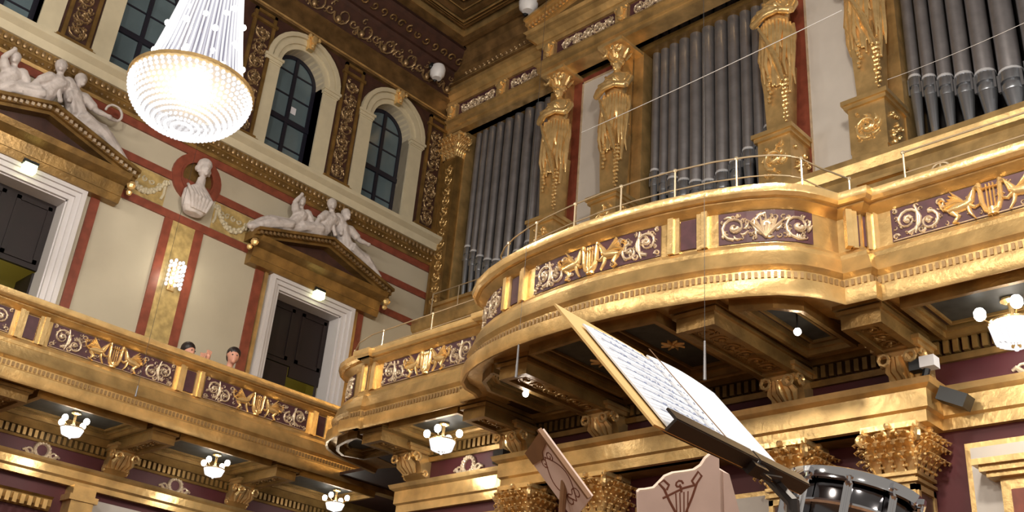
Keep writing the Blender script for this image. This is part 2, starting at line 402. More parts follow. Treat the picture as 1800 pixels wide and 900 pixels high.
# mouldings of the left wall (straight sweeps along y, outward = +x)
YL = [(0, -14), (0, 0)]
def ltrim(i, prof, m, path=YL): return struct(MB().sweep([(p[0], p[1]) for p in path], prof, True).build('trim_%d' % i, m))
ltrim(2, [(0, 10.40), (.16, 10.40), (.2, 10.52), (.30, 10.58), (.30, 10.655), (0, 10.655)], STONE)
ltrim(3, [(0, 10.26), (.10, 10.26), (.12, 10.40), (0, 10.40)], GOLDD)
ltrim(4, [(0, 10.10), (.05, 10.10), (.07, 10.15), (.05, 10.17), (.05, 10.22), (.09, 10.26), (0, 10.26)], GOLDD)
ltrim(5, [(0, 9.97), (.035, 9.97), (.035, 10.10), (0, 10.10)], REDM)
ltrim(6, [(0, 9.40), (.035, 9.40), (.035, 9.53), (0, 9.53)], REDM)
ltrim(7, [(0, 8.76), (.035, 8.76), (.035, 8.89), (0, 8.89)], REDM)
bd = MB()                                                       # egg-and-leaf moulding under the window ledge
for k in range(150):
    y = -13.95 + k*.094; bd.ball((.135, y, 10.33), .04, 6, (.6, .8, 1.3))
for k in range(150): bd.ball((.10, -13.95 + k*.094 + .04, 10.195), .022, 4)
struct(bd.build('trim_8', CARVE, smooth=True))
vs = MB()
for y0, y1 in ((-6.74, -6.60), (-5.56, -5.42), (-5.02, -4.87), (-3.82, -3.66), (-1.66, -1.52), (-.14, 0), (-8.82, -8.70)): vs.box(0, .03, y0, y1, FL, 8.76)
for y0, y1 in ((-.12, 0), ): vs.box(0, .03, y0, y1, 9.53, 9.97)
struct(vs.build('trim_9', REDM))
struct(MB().box(0, .02, -5.42, -5.02, FL, 8.76).build('trim_10', OCHREM))
gl = MB()
for y in (-6.86, -3.62, -1.70, -8.66): gl.box(0, .06, y-.03, y+.03, FL, 8.76)
struct(gl.build('trim_11', GOLD))

# doors
for (c, nm) in DOORS:
    f = MB()
    for (a, b, x1) in ((DH, DH+.07, .05), (DH+.07, DH+.14, .09), (DH+.14, DH+.21, .13)):
        for q in (-1, 1): f.box(0, x1, c+q*a, c+q*b, FL, DTOP+b-DH)
        f.box(0, x1, c-a, c+a, DTOP+a-DH, DTOP+b-DH)
    for q in (-1, 1): f.box(-.35, 0, c+q*DH, c+q*(DH-.02), FL, DTOP)
    f.box(-.35, 0, c-DH, c+DH, DTOP-.02, DTOP)
    d = struct(f.build(nm, WHITEF))
    p = MB(); p.box(-.34, -.28, c-DH+.02, c+DH-.02, 7.28, DTOP-.02)
    for q in (-1, 1):
        p.box(-.28, -.26, c+q*.08, c+q*.14, 7.36, 8.28); p.box(-.28, -.26, c+q*.54, c+q*.60, 7.36, 8.28); p.box(-.28, -.26, c+q*.08, c+q*.6, 7.36, 7.42); p.box(-.28, -.26, c+q*.08, c+q*.6, 8.22, 8.28)
    p.build('transom_panel', DARKW, d)
    lf = MB()
    if nm == 'door_2': lf.box(-.34, -.28, c-DH+.02, c-.02, FL, 7.26); lf.box(-.28, -.265, c-.58, c-.12, 5.4, 7.1)
    else: lf.box(-.9, -.34, c+DH-.05, c+DH-.01, FL, 7.26); lf.box(-.34, -.30, c-.62, c-.55, FL, 7.26)
    lf.build('door_leaf', DARKW, d)
    if nm == 'door_2':
        g2 = MB(); g2.tube([(-.30, c+.2, FL), (-.30, c+.2, 6.9)], .02); g2.tube([(-.30, c+.6, FL), (-.30, c+.6, 7.2)], .025); g2.box(-.32, -.28, c+.02, c+.64, 7.1, 7.28)
        g2.build('door_frame_bar', DARKW, d)
    struct(MB().box(-1.6, -1.55, c-1.3, c+1.3, FL, 8.6).box(-1.55, -.36, c-1.3, c-1.25, FL, 8.6).box(-1.55, -.36, c+1.25, c+1.3, FL, 8.6).box(-1.6, -.36, c-1.3, c+1.3, 8.6, 8.65).build('corridor_wall', CORR))
    point_light('corridor_lamp_light', (-.95, c, 8.3), 6, (1, .9, .55), .12)

# emergency lamps over the doors
def exit_lamp(y, label):
    t = thing('emergency_lamp', label, 'lamp', (.16, y, 8.47))
    MB().box(.10, .2, y-.11, y+.11, 8.55, 8.62).build('housing', BPLAST, t)
    MB().box(.12, .23, y-.09, y+.09, 8.44, 8.56).build('lens', EXITM, t)
exit_lamp(-2.62, 'small glowing yellow-green emergency lamp over the right balcony door')
exit_lamp(-7.74, 'small glowing yellow-green emergency lamp over the left balcony door')

# pediments over the doors
def pediment(c, label):
    t = thing('door_pediment', label, 'pediment', (.2, c, 8.56))
    e = MB().sweep([(0, c-1.36), (0, c+1.36)], [(0, 8.56), (.16, 8.56), (.20, 8.66), (.18, 8.68), (.22, 8.84), (.38, 8.90), (.42, 8.98), (0, 8.98)], True)
    e.build('entablature', GOLDD, t)
    MB().prism([(.08, c-1.3, 8.98), (.08, c+1.3, 8.98), (.08, c, 9.36)], (.06, 0, 0)).build('tympanum', BROWN, t)
    for q in (-1, 1):
        P = lambda x, s_, z: (x, c + q*s_, z)
        rk = MB(); hw, z0, ap = 1.46, 8.93, 9.36
        for (dz0, dz1, x1) in ((.0, .05, .30), (.05, .11, .36), (.11, .16, .44)):
            rk.prism([P(0, hw, z0+dz0), P(0, 0, ap+dz0), P(0, 0, ap+dz1), P(0, hw, z0+dz1)], (x1, 0, 0))
        rc = rk.build('raking_cornice', GOLDD, t)
        dn = MB()
        for k in range(18): s_ = 1.38 - k*.078; dn.box(.36, .40, c+q*s_-.022, c+q*s_+.022, z0+.055+(ap-z0)*(1-s_/hw), z0+.105+(ap-z0)*(1-s_/hw))
        dn.build('carved_beading', GOLDS if c < -5 else CARVE, rc)
    bb = MB()
    for q in (-1, 1): bb.ball((.30, c+q*1.42, 8.86), .07, 8); bb.ball((.22, c+q*1.45, 8.78), .05, 8)
    bb.build('corner_ornament', GOLDB, t, smooth=True)
    return t
pediment(-2.68, 'gilded triangular door pediment at right under the arched window pair')
pediment(-7.74, 'gilded triangular door pediment at the left edge of the balcony wall')

# ------------------------------------------------------------------ statues
def fig(name, m, root, J, s=1., vox=.018, drape=True, extra=None, n=8):
    """J: joints (world); body of connected limbs merged to one surface"""
    b = MB()
    def limb(a, c, r0, r1, mid=None):
        A, C_ = Vector(J[a]), Vector(J[c]); M = (A + C_)/2
        b.tube([A, A.lerp(C_, .3), A.lerp(C_, .7), C_], [r0, r0*1.08, (r0+r1)/2, r1], n)
        b.ball(A, r0, 8); b.ball(C_, r1*1.02, 8)
    limb('pel', 'chest', .13*s, .15*s); limb('chest', 'neck', .14*s, .055*s); limb('neck', 'head', .05*s, .05*s)
    h = Vector(J['head']); b.ball(h, .095*s, 12, (1, .9, 1.2)); b.ball(h + Vector((-.02*s, 0, .04*s)), .1*s, 10)
    fd = Vector(J.get('face', (1, 0, 0))).normalized()
    b.ball(h + fd*.09*s - Vector((0, 0, .01*s)), .022*s, 6); b.ball(h + fd*.07*s - Vector((0, 0, .075*s)), .04*s, 6)
    for q in 'lr':
        limb('chest', 'sh'+q, .10*s, .075*s); limb('sh'+q, 'el'+q, .06*s, .048*s); limb('el'+q, 'ha'+q, .046*s, .03*s); b.ball(J['ha'+q], .045*s, 8)
        limb('pel', 'hi'+q, .12*s, .115*s); limb('hi'+q, 'kn'+q, .11*s, .08*s); limb('kn'+q, 'fo'+q, .075*s, .042*s); b.ball(J['fo'+q], .05*s, 8)
    if drape:
        rnd = random.Random(int(abs(h.x*37 + h.y*91)*10))
        for q in 'lr':
            for k in range(5):
                A = Vector(J['pel']).lerp(Vector(J['hi'+q]), rnd.random()); B = Vector(J['kn'+q]); C_ = Vector(J['kn'+q]).lerp(Vector(J['fo'+q]), rnd.uniform(.4, .95))
                jt = lambda: Vector((rnd.uniform(-.06, .06), rnd.uniform(-.06, .06), rnd.uniform(-.05, .05)))*s
                b.tube([A+jt()+Vector((.06*s, 0, .07*s)), B+jt(), C_+jt()-Vector((0, 0, .04*s))], [.07*s, .085*s, .06*s], 6)
        for k in range(4):
            A = Vector(J['shl']).lerp(Vector(J['shr']), k/3.); b.tube([A, Vector(J['chest'])+Vector((.1*s, rnd.uniform(-.08, .08)*s, 0)), Vector(J['pel'])+Vector((.1*s, rnd.uniform(-.12, .12)*s, .02))], .045*s, 5)
        for q in 'lr': b.tube([J['sh'+q], Vector(J['sh'+q]).lerp(Vector(J['el'+q]), .8)], [.09*s, .075*s], 7)
    if extra: extra(b)
    return b.build(name, m, root, smooth=True, remesh=vox)
def recline(c, q, y0, label, s=.86, arm='up', lyre_=False, fold=1.):
    """a marble figure lying on the slope of a pediment centred at c; q=+1 right slope, -1 left; y0 distance of hips from the apex"""
    zs = lambda d: 9.52 - (9.52-9.09)*d/1.46 + .09*s
    def P(d, x, h): return (x, c + q*d, zs(d) + h*s)
    d0 = y0
    J = dict(pel=P(d0, .22, .04), chest=P(d0-.17*s, .22, .32), neck=P(d0-.16*s, .22, .50), head=P(d0-.13*s, .24, .64), face=(1, .3*q, 0),
             shl=P(d0-.30*s, .24, .42), shr=P(d0-.03*s, .26, .42), ell=P(d0-.42*s, .28, .22), hal=P(d0-.36*s, .34, .04),
             hil=P(d0+.06*s, .17, .04), hir=P(d0+.08*s, .27, .03), knl=P(d0+.45*s, .16, .20), knr=P(d0+.46*s, .28, .08), fol=P(d0+.82*s, .18, .02), **{'for': P(d0+.86*s, .26, -.03)})
    if arm == 'up': J['elr'] = P(d0+.05*s, .30, .58); J['har'] = P(d0-.06*s, .32, .76)
    elif arm == 'out': J['elr'] = P(d0+.2*s, .32, .33); J['har'] = P(d0+.40*s, .34, .38)
    else: J['elr'] = P(d0+.16*s, .32, .25); J['har'] = P(d0+.24*s, .34, .06)
    ex = None
    if lyre_:
        def ex(b):
            cx, cy, cz = P(d0+.46*s, .30, .52)
            pts = [(cx, cy + q*(.13*cos(t)), cz + .13*sin(t)) for t in [(-.9 + 4.2*k/10) for k in range(11)]]
            b.tube(pts, .025, 6); b.tube([P(d0+.40*s, .33, .36), pts[0]], .028, 6)
    t = thing('marble_statue', label, 'statue', (.22, c + q*d0, zs(d0)-.1*s))
    fig('figure', WHITEM, t, J, s, .016, extra=ex)
    MB().obox((.2, c+q*(d0+.15), zs(d0+.15)-.115*s), ((1, 0, 0), (0, 1, -.295*q), (0, 0, 1)), (.15, .48*s, .03)).build('plinth', WHITEM, t)
for c, side in ((-2.68, 'right'), (-7.74, 'left')):
    recline(c, 1, .42, 'white marble reclining woman on the downhill right slope of the %s door pediment' % side, .98, 'out', c < -5)
    recline(c, -1, .16, 'white marble figure with turned head at the peak of the %s door pediment' % side, .96, 'down')
    recline(c, -1, .78, 'white marble figure raising one arm on the left slope of the %s door pediment' % side, .90, 'up')

# bust in front of the red roundel
rd = MB()
yb, zb = -5.2, 9.60
for (r0, r1, x1) in ((.30, .44, .05), (.27, .30, .08)):
    n = 28
    for k in range(n):
        a, b = 2*pi*k/n, 2*pi*(k+1)/n; P = lambda r, t: (0, yb + r*cos(t), zb + r*sin(t))
        rd.prism([P(r0, a), P(r1, a), P(r1, b), P(r0, b)], (x1, 0, 0))
tg = thing('wall_roundel', 'round red marble roundel with a dark gold hollow behind the white bust', 'roundel', (0, yb, zb-.44))
rd.build('ring', REDM, tg, smooth=True)
MB().prism([(0, yb+.28*cos(2*pi*k/24), zb+.28*sin(2*pi*k/24)) for k in range(24)], (.02, 0, 0)).build('disc', GOLDD, tg)
bt = thing('marble_bust', 'white marble bust on a bracket in front of the red roundel', 'bust', (.2, yb, 8.92))
b = MB()
b.loft([((.16, yb, 8.92), .10, .15, (1,0,0), (0,1,0)), ((.18, yb, 9.0), .13, .22, (1,0,0), (0,1,0)), ((.2, yb, 9.12), .14, .26, (1,0,0), (0,1,0)), ((.2, yb, 9.27), .12, .25, (1,0,0), (0,1,0)),
        ((.19, yb, 9.36), .09, .17, (1,0,0), (0,1,0)), ((.19, yb, 9.43), .07, .08, (1,0,0), (0,1,0)), ((.2, yb, 9.56), .065, .065, (1,0,0), (0,1,0))], 16)
b.ball((.22, yb, 9.71), .115, 12, (1, .85, 1.25)); b.ball((.19, yb, 9.81), .13, 12, (1, .95, .9)); b.ball((.335, yb, 9.70), .02, 6, (1, .8, 1.5)); b.ball((.31, yb, 9.61), .035, 6)
for q in (-1, 1): b.ball((.21, yb+q*.1, 9.65), .025, 6); b.ball((.17, yb+q*.09, 9.72), .06, 8)
for k in range(6): b.tube([(.26, yb-.24+.07*k, 9.34-.01*k), (.34, yb-.16+.07*k, 9.16), (.29, yb-.08+.045*k, 8.96)], [.025, .04, .03], 6)
b.build('head_and_shoulders', WHITEM, bt, smooth=True, remesh=.012)

# garlands in the frieze between the red bands
def festoon(y0, y1, label):
    t = thing('plaster_garland', label, 'garland', (.03, (y0+y1)/2, 8.95), 'plaster garlands either side of the bust')
    fn = flat((.002, y0, 8.9), (0, 1, 0), (0, 0, 1), (1, 0, 0)); w_ = y1-y0; h = .48
    MB().box(0, .012, y0+.02, y1-.02, 8.91, 9.39).build('ground', OCHREM, t)
    g = MB(); pts = bez((.06, .40), (w_/2, -.16), (w_-.06, .40), 16)
    g.stroke(pts, lambda s: .06+.05*sin(pi*s), .05, fn)
    for i, p in enumerate(pts): g.ball(fn(p[0], p[1]+(.02 if i % 2 else -.03), .04), .035, 6)
    for q in (.06, w_-.06): g.stroke([(q, .45), (q+.01, .2), (q-.02, .1)], .05, .04, fn); g.stroke(spiral(q, .40, .06, .02, 1, 0, 8), .03, .04, fn)
    for k in range(5): g.stroke(spiral(w_*(.2+.15*k), .32, .05, .015, 1, k, 7), .03, .035, fn)
    relief_obj(g, 'garland', STONE, t)
festoon(-6.42, -5.62, 'pale carved garland panel to the left of the white bust')
festoon(-4.80, -4.02, 'pale carved garland panel to the right of the white bust')

# glowing wall sconce
t = thing('wall_sconce', 'bright crystal wall sconce glowing on the ochre marble strip', 'wall lamp', (.1, -5.2, 7.6))
b = MB()
for k in range(5):
    for j in range(6): b.ball((.10+.05*sin(pi*k/4), -5.2-.12+.06*k, 7.68+.075*j+(.03 if k % 2 else 0)), .028, 6, (1, 1, 1.3))
b.build('crystals', CRYS, t, smooth=True)
b = MB(); b.box(.02, .05, -5.26, -5.14, 7.62, 8.14); b.tube([(.05, -5.2, 7.7), (.14, -5.2, 7.66), (.16, -5.2, 7.75)], .012, 6); b.build('back_plate', GOLDB, t)
b = MB()
for q in (-.08, .08): b.ball((.15, -5.2+q, 8.0), .035, 8, (1, 1, 1.4))
b.ball((.15, -5.2, 7.82), .035, 8, (1, 1, 1.4)); b.build('bulb', BULB, t, smooth=True)
point_light('wall_sconce_light', (.34, -5.2, 7.9), 9, (1, .9, .7), .1)

# ------------------------------------------------------------------ upper cornice of left wall, ceiling
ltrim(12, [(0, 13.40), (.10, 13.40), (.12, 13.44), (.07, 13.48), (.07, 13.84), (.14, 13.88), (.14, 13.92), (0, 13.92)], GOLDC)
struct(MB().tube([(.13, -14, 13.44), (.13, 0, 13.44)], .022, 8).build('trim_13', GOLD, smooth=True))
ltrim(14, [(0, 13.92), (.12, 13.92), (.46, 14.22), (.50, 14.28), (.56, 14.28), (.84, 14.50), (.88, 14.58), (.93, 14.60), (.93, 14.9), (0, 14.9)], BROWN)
cr = MB(); fn = flat((.12, -13.8, 13.94), (0, 1, 0), (.75, 0, .66), (.66, 0, -.75))
for k in range(24):
    u = .3 + k*.57; cr.stroke(spiral(u, .22, .20, .04, 1.2, pi, 12), taper(.06), .05, fn); cr.stroke(spiral(u+.27, .20, .10, .02, -1.1, 0, 8), .04, .05, fn)
    cr.ball(fn(u-.08, .14, .08), .055, 7, (1, 1, 1.5))
small_curls(cr, 13.7, .44, fn, 150, .07, 3, 2)
struct(relief_obj(cr, 'trim_15', CARVE, None))
cr = MB(); fn = flat((.56, -13.8, 14.29), (0, 1, 0), (.85, 0, .53), (.53, 0, -.85))
for k in range(60): cr.stroke(spiral(.15+k*.225, .17, .09, .02, 1.0, k, 8), .04, .03, fn)
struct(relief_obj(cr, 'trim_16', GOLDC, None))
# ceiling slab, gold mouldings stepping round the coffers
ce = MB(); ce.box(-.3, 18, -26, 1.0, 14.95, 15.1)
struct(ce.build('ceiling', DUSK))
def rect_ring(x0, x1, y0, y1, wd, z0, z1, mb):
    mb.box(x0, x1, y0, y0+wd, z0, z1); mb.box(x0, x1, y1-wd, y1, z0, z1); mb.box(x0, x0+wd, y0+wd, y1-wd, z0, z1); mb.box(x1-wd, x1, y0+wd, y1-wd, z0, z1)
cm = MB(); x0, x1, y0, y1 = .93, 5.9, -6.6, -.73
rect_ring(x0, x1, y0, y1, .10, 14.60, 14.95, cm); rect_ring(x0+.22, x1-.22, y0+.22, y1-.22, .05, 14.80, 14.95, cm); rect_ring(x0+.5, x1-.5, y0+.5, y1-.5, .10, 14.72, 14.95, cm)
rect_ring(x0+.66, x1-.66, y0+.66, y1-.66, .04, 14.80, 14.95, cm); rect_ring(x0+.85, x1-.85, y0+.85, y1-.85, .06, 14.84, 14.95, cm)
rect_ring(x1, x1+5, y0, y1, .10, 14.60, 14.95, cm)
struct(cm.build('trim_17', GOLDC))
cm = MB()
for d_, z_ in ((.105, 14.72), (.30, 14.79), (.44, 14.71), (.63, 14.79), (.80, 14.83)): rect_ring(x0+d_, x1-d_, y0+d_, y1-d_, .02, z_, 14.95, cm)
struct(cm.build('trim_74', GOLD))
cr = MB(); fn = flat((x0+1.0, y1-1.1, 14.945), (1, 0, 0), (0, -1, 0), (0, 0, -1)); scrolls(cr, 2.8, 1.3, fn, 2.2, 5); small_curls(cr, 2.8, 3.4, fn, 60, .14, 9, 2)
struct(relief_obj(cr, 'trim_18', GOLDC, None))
struct(MB().box(x0-.35, x0+.0, y0, y1+.4, 14.58, 14.95).build('trim_19', DUSK))

# ================================================================== ORGAN WALL
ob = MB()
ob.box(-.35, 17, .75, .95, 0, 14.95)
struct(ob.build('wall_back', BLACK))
# piers (solid masonry between the pipe bays)
pr = MB()
PIERS = [(-.02, .52, .02), (2.78, 4.98, .02), (7.38, 9.50, .02), (12.1, 14.0, .02)]
for a, c, y in PIERS: pr.box(a, c, y, .75, FL, 13.1)
struct(pr.build('wall_back_1', GOLD))
# pale panels with red marble borders between the statue pillars
for i, (a, c) in enumerate(((3.68, 4.44), (8.16, 8.88), (12.6, 13.4))):
    q = MB(); q.box(a-.38, c+.24, -.03, .03, 9.0, 13.02); struct(q.build('trim_%d' % (20+i), REDM))
    struct(MB().box(a, c, -.05, -.03, 9.0, 12.86).build('trim_%d' % (24+i), PALE))
    g = MB(); g.box(a-.03, a, -.07, -.03, 9.3, 12.89); g.box(c, c+.03, -.07, -.03, 9.3, 12.89); g.box(a-.03, c+.03, -.07, -.03, 12.86, 12.89); struct(g.build('trim_%d' % (28+i), GOLDS))
# entablature
def oent(i, x0, x1, yf, zb):
    """stepped gilded entablature with its front at yf"""
    P = [(x0, .4), (x0, yf), (x1, yf)]
    g = MB().sweep([(x0, .3), (x0, yf), (x1, yf), (x1, .3)], [(-.3, zb), (0, zb), (0, zb+.10), (.04, zb+.12), (.04, zb+.24), (.09, zb+.27), (.09, zb+.31), (-.3, zb+.31)], True)
    struct(g.build('trim_%d' % i, GOLD))
    f = MB().sweep(P + [(x1, .3)], [(-.3, zb+.31), (.0, zb+.31), (.0, zb+.66), (-.3, zb+.66)], True); struct(f.build('trim_%d' % (i+1), PURPLE))
    c = MB().sweep(P + [(x1, .3)], [(-.3, zb+.66), (.05, zb+.66), (.08, zb+.72), (.06, zb+.78), (.14, zb+.86), (.22, zb+.9), (.22, zb+.98), (.27, zb+1.02), (-.3, zb+1.02)], True)
    struct(c.build('trim_%d' % (i+2), GOLD))
    struct(MB().box(x0-.02, x1+.02, .0, .75, zb, zb+.12).build('trim_%d' % (i+3), GOLDD))
oent(32, .02, 2.95, -.16, 13.08)
oent(36, 2.97, 14.2, -.52, 13.02)
def frieze_piece(x0, x1, y, z0, h, seed, label, grp='carved frieze reliefs along the organ entablature'):
    r = MB(); fn = flat((x0, y, z0), (1, 0, 0), (0, 0, 1), (0, -1, 0)); scrolls(r, x1-x0, h, fn, 1.6, seed); small_curls(r, x1-x0, h, fn, int((x1-x0)*40), .045, seed, 1.8)
    tag(relief_obj(r, 'frieze_relief', GOLDS, None), label, 'relief', grp)
frieze_piece(.45, 1.45, -.165, 13.42, .27, 2, 'silvery vine relief on the organ entablature nearest the corner')
frieze_piece(1.85, 2.9, -.165, 13.42, .27, 3, 'silvery vine relief on the organ entablature left of the first statue pillar')
frieze_piece(3.5, 4.75, -.525, 13.37, .27, 4, 'silvery vine relief above the two left gold caryatids')
frieze_piece(5.15, 7.2, -.525, 13.37, .27, 5, 'silvery vine relief at the top edge above the middle pipe bay')
def mask_block(x, y, z, label):
    b = MB(); b.box(x-.13, x+.13, y-.08, y+.05, z, z+.33); b.ball((x, y-.11, z+.17), .09, 8, (.9, .8, 1.3)); b.ball((x-.1, y-.09, z+.24), .05, 6); b.ball((x+.1, y-.09, z+.24), .05, 6); b.ball((x, y-.1, z+.04), .05, 6)
    tag(b.build('frieze_block', GOLDB, smooth=True), label, 'ornament', 'gold blocks between the frieze reliefs')
mask_block(.24, -.17, 13.39, 'gold ornament block at the corner end of the organ entablature')
mask_block(1.66, -.17, 13.39, 'gold ornament block between the two corner-side frieze reliefs')
mask_block(3.24, -.53, 13.34, 'gold ornament block above the leftmost gold caryatid')
mask_block(4.94, -.53, 13.34, 'gold ornament block above the second gold caryatid from left')
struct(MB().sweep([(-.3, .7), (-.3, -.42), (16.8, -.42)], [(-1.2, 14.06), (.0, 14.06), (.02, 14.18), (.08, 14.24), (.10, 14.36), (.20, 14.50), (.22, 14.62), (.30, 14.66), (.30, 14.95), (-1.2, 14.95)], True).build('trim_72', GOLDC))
cr = MB(); fn = flat((.7, -.43, 14.10), (1, 0, 0), (0, 0, 1), (0, -1, 0))
for k in range(18): cr.stroke(spiral(.1+k*.125, .06, .05, .01, 1.0, k, 8), .025, .03, fn)
struct(relief_obj(cr, 'trim_73', CARVE, None))
# gable rising over the centre of the organ
gt = thing('organ_gable', 'gilded sloping gable cornice rising above the organ at the top edge', 'gable', (4.2, -.5, 14.06))
g = MB()
for (d0, d1, yo) in ((0, .07, -.66), (.07, .14, -.72), (.14, .22, -.80), (.22, .27, -.86)):
    g.prism([(2.75, -.1, 14.04+d0), (5.4, -.1, 14.60+d0), (5.4, -.1, 14.60+d1), (2.75, -.1, 14.04+d1)], (0, yo+.1, 0))
g.build('raking_cornice', GOLD, gt)
g = MB()
for k in range(30): x = 2.82+k*.085; g.box(x, x+.045, -.77, -.70, 14.04+.075+(x-2.75)*.211, 14.04+.14+(x-2.75)*.211)
g.build('carved_beading', GOLDB, gt)

# gilded corner pilaster
t = thing('corner_pilaster', 'tall gilded pilaster with leafy capital in the corner left of the pipes', 'pilaster', (.25, -.1, 8.7))
b = MB(); b.box(.06, .48, -.14, .02, 9.0, 12.45); b.box(.0, .54, -.2, .02, 8.62, 8.82); b.box(.03, .51, -.17, .02, 8.82, 9.0)
for q in (.06, .42): b.box(q, q+.06, -.17, -.14, 9.05, 12.4)
b.build('shaft', GOLDD, t)
r = MB(); fn = flat((.14, -.142, 9.2), (0, 0, 1), (1, 0, 0), (0, -1, 0)); scrolls(r, 3.1, .26, fn, 1, 8); relief_obj(r, 'relief', GOLD, t)
def leafcap(b, cx, cy, z0, z1, w, d, seed=0, faces=((0,-1),(1,0),(-1,0))):
    """leafy capital: bell, two tiers of curling leaves, corner volutes, abacus"""
    h = z1 - z0; rnd = random.Random(seed)
    b.loft([((cx, cy, z0), w*.46, d*.46, (1,0,0), (0,1,0)), ((cx, cy, z0+h*.5), w*.5, d*.5, (1,0,0), (0,1,0)), ((cx, cy, z1-h*.12), w*.62, d*.62, (1,0,0), (0,1,0))], 12)
    b.box(cx-w*.68, cx+w*.68, cy-d*.68, cy+d*.68, z1-h*.12, z1)
    nt = 5
    for tier in (0, 1, 2):
        nn = (4, 5, 4)[tier]
        for fx, fy in faces:
            for k in range(nn):
                o = (k - (nn-1)/2) / nn * 1.12
                W = w if fy else d; D = d if fy else w
                N = Vector((fx, fy, 0)); U = Vector((0,0,1)); T = N.cross(U); hh = h*(.34, .34, .26)[tier]
                base = Vector((cx + fx*D*(.46+.04*tier) + (o*W if fy else 0), cy + fy*D*(.46+.04*tier) + (o*W if fx else 0), z0 + h*(.0+.24*tier)))
                jx = rnd.uniform(-.03, .03)*W
                path = [(0, 0), (.015, .35), (.04, .7), (.09, .95), (.15, 1.0), (.19, .86), (.17, .72)]
                secs = []
                for q, (a, b2) in enumerate(path):
                    a2, b3 = path[min(q+1, 6)]; a1, b1 = path[max(q-1, 0)]
                    tg_ = (N*(a2-a1)*w/.4 + U*(b3-b1)*hh).normalized(); nr = T.cross(tg_)
                    secs.append((base + N*a*w/.4 + U*b2*hh + T*jx*b2, W*(.10, .12, .13, .115, .09, .06, .03)[q], w*.022, T, nr))
                b.loft(secs, 8)
                for q in (-1, 1):          # side lobes of the leaf
                    for (a, b2, r_) in ((.03, .35, .04), (.07, .62, .042), (.12, .88, .036)): b.ball(base + N*a*w/.4 + U*b2*hh + T*q*W*.11, W*r_, 6)
    for k in range(34):
        fx, fy = faces[k % len(faces)]; W = w if fy else d; D = d if fy else w; o = rnd.uniform(-.5, .5); zz = rnd.uniform(.62, .86)
        b.ball((cx + fx*D*(.58+.06*zz) + (o*W if fy else 0), cy + fy*D*(.58+.06*zz) + (o*W if fx else 0), z0+h*zz), w*rnd.uniform(.035, .07), 6)
    for sx in (-1, 1):
        for sy in (-1, 1):
            c = Vector((cx+sx*w*.66, cy+sy*d*.66, z1-h*.27)); dd = Vector((sx, sy, 0)).normalized()
            pts = [c + dd*(r_*cos(a)) + Vector((0, 0, r_*sin(a))) for a, r_ in [(pi*.5+2*pi*1.3*i/12, h*.19*(1-i/13)) for i in range(13)]]
            b.tube(pts, h*.065, 6); b.ball(c, h*.07, 6)
    for fx, fy in faces:
        W = w if fy else d; D = d if fy else w; N = Vector((fx, fy, 0)); T = N.cross(Vector((0,0,1)))
        for q in (-1, 1):
            c = Vector((cx, cy, z1-h*.25)) + N*D*.66 + T*q*W*.17
            b.tube([c + T*q*(r_*cos(a)) + Vector((0,0,r_*sin(a))) for a, r_ in [(pi*.5+2*pi*1.2*i/10, h*.11*(1-i/11)) for i in range(11)]], h*.035, 5)
        b.ball(Vector((cx, cy, z1-h*.06)) + N*D*.70, h*.08, 8)
b = MB(); leafcap(b, .27, -.08, 12.45, 13.0, .40, .20); b.build('capital', GOLDB, t, smooth=True)

# plinths under the statue pillars and ledge under the pipes
pl = MB().sweep([(-.02, -.32), (2.75, -.32), (2.75, -.75), (14.2, -.75)], [(-1.0, FL), (0, FL), (0, 8.25), (.06, 8.3), (.06, 8.42), (0, 8.46), (0, 8.62), (.05, 8.66), (.09, 8.78), (.09, 8.86), (-1., 8.86)], True)
struct(pl.build('wall_back_2', GOLD))
pd = MB()
for x in (3.55, 4.86, 7.98, 9.45): pd.box(x-.34, x+.34, -.82, -.7, 8.46, 8.5)
# ledge running in front of the pipe feet
for a, c in ((.5, 2.75), (4.98, 7.4), (9.5, 12.1)): pd.box(a, c, -.30, .5, 8.86, 9.12); pd.box(a, c, -.36, .5, 9.04, 9.1)
struct(pd.build('trim_41', GOLD))

# organ pipes -----------------------------------------------------------
def pipe(x, r, zm, zt, zb, label, grp):
    y = .30 - r
    t = thing('organ_pipe', label, 'organ pipe', (x, y, zb), grp)
    b = MB(); b.lathe([(r*.9, zm+.12), (r, zm+.16), (r, zt)], 18, (x, y, 0)); b.build('body', PIPE, t, smooth=True)
    b = MB(); b.lathe([(.022, zb), (.03, zb+.03), (r*.93, zm-.13), (r*.93, zm-.11)], 14, (x, y, 0)); b.build('foot', PIPED, t, smooth=True)
    b = MB(); b.lathe([(r*.95, zm-.11), (r*1.0, zm-.09), (r*1.0, zm-.02)], 18, (x, y, 0)); b.lathe([(r*.80, zm-.02), (r*.80, zm+.03)], 14, (x, y, 0)); b.lathe([(r*1.02, zm+.03), (r*1.04, zm+.05), (r*1.04, zm+.17), (r*.98, zm+.18)], 18, (x, y, 0))
    b.box(x-r*1.1, x-r*.85, y-r*.6, y-r*.3, zm-.1, zm+.16); b.box(x+r*.85, x+r*1.1, y-r*.6, y-r*.3, zm-.1, zm+.16)
    b.build('mouth', PIPED, t, smooth=True)
    MB().lathe([(r*1.02, zm+.17), (r*1.09, zm+.175), (r*1.09, zm+.20), (r*1.0, zm+.215)], 16, (x, y, 0)).build('lip', PIPEL, t, smooth=True)  # lip ring in pale colour, painting the bright highlight line on the mouth
ZB = 9.10
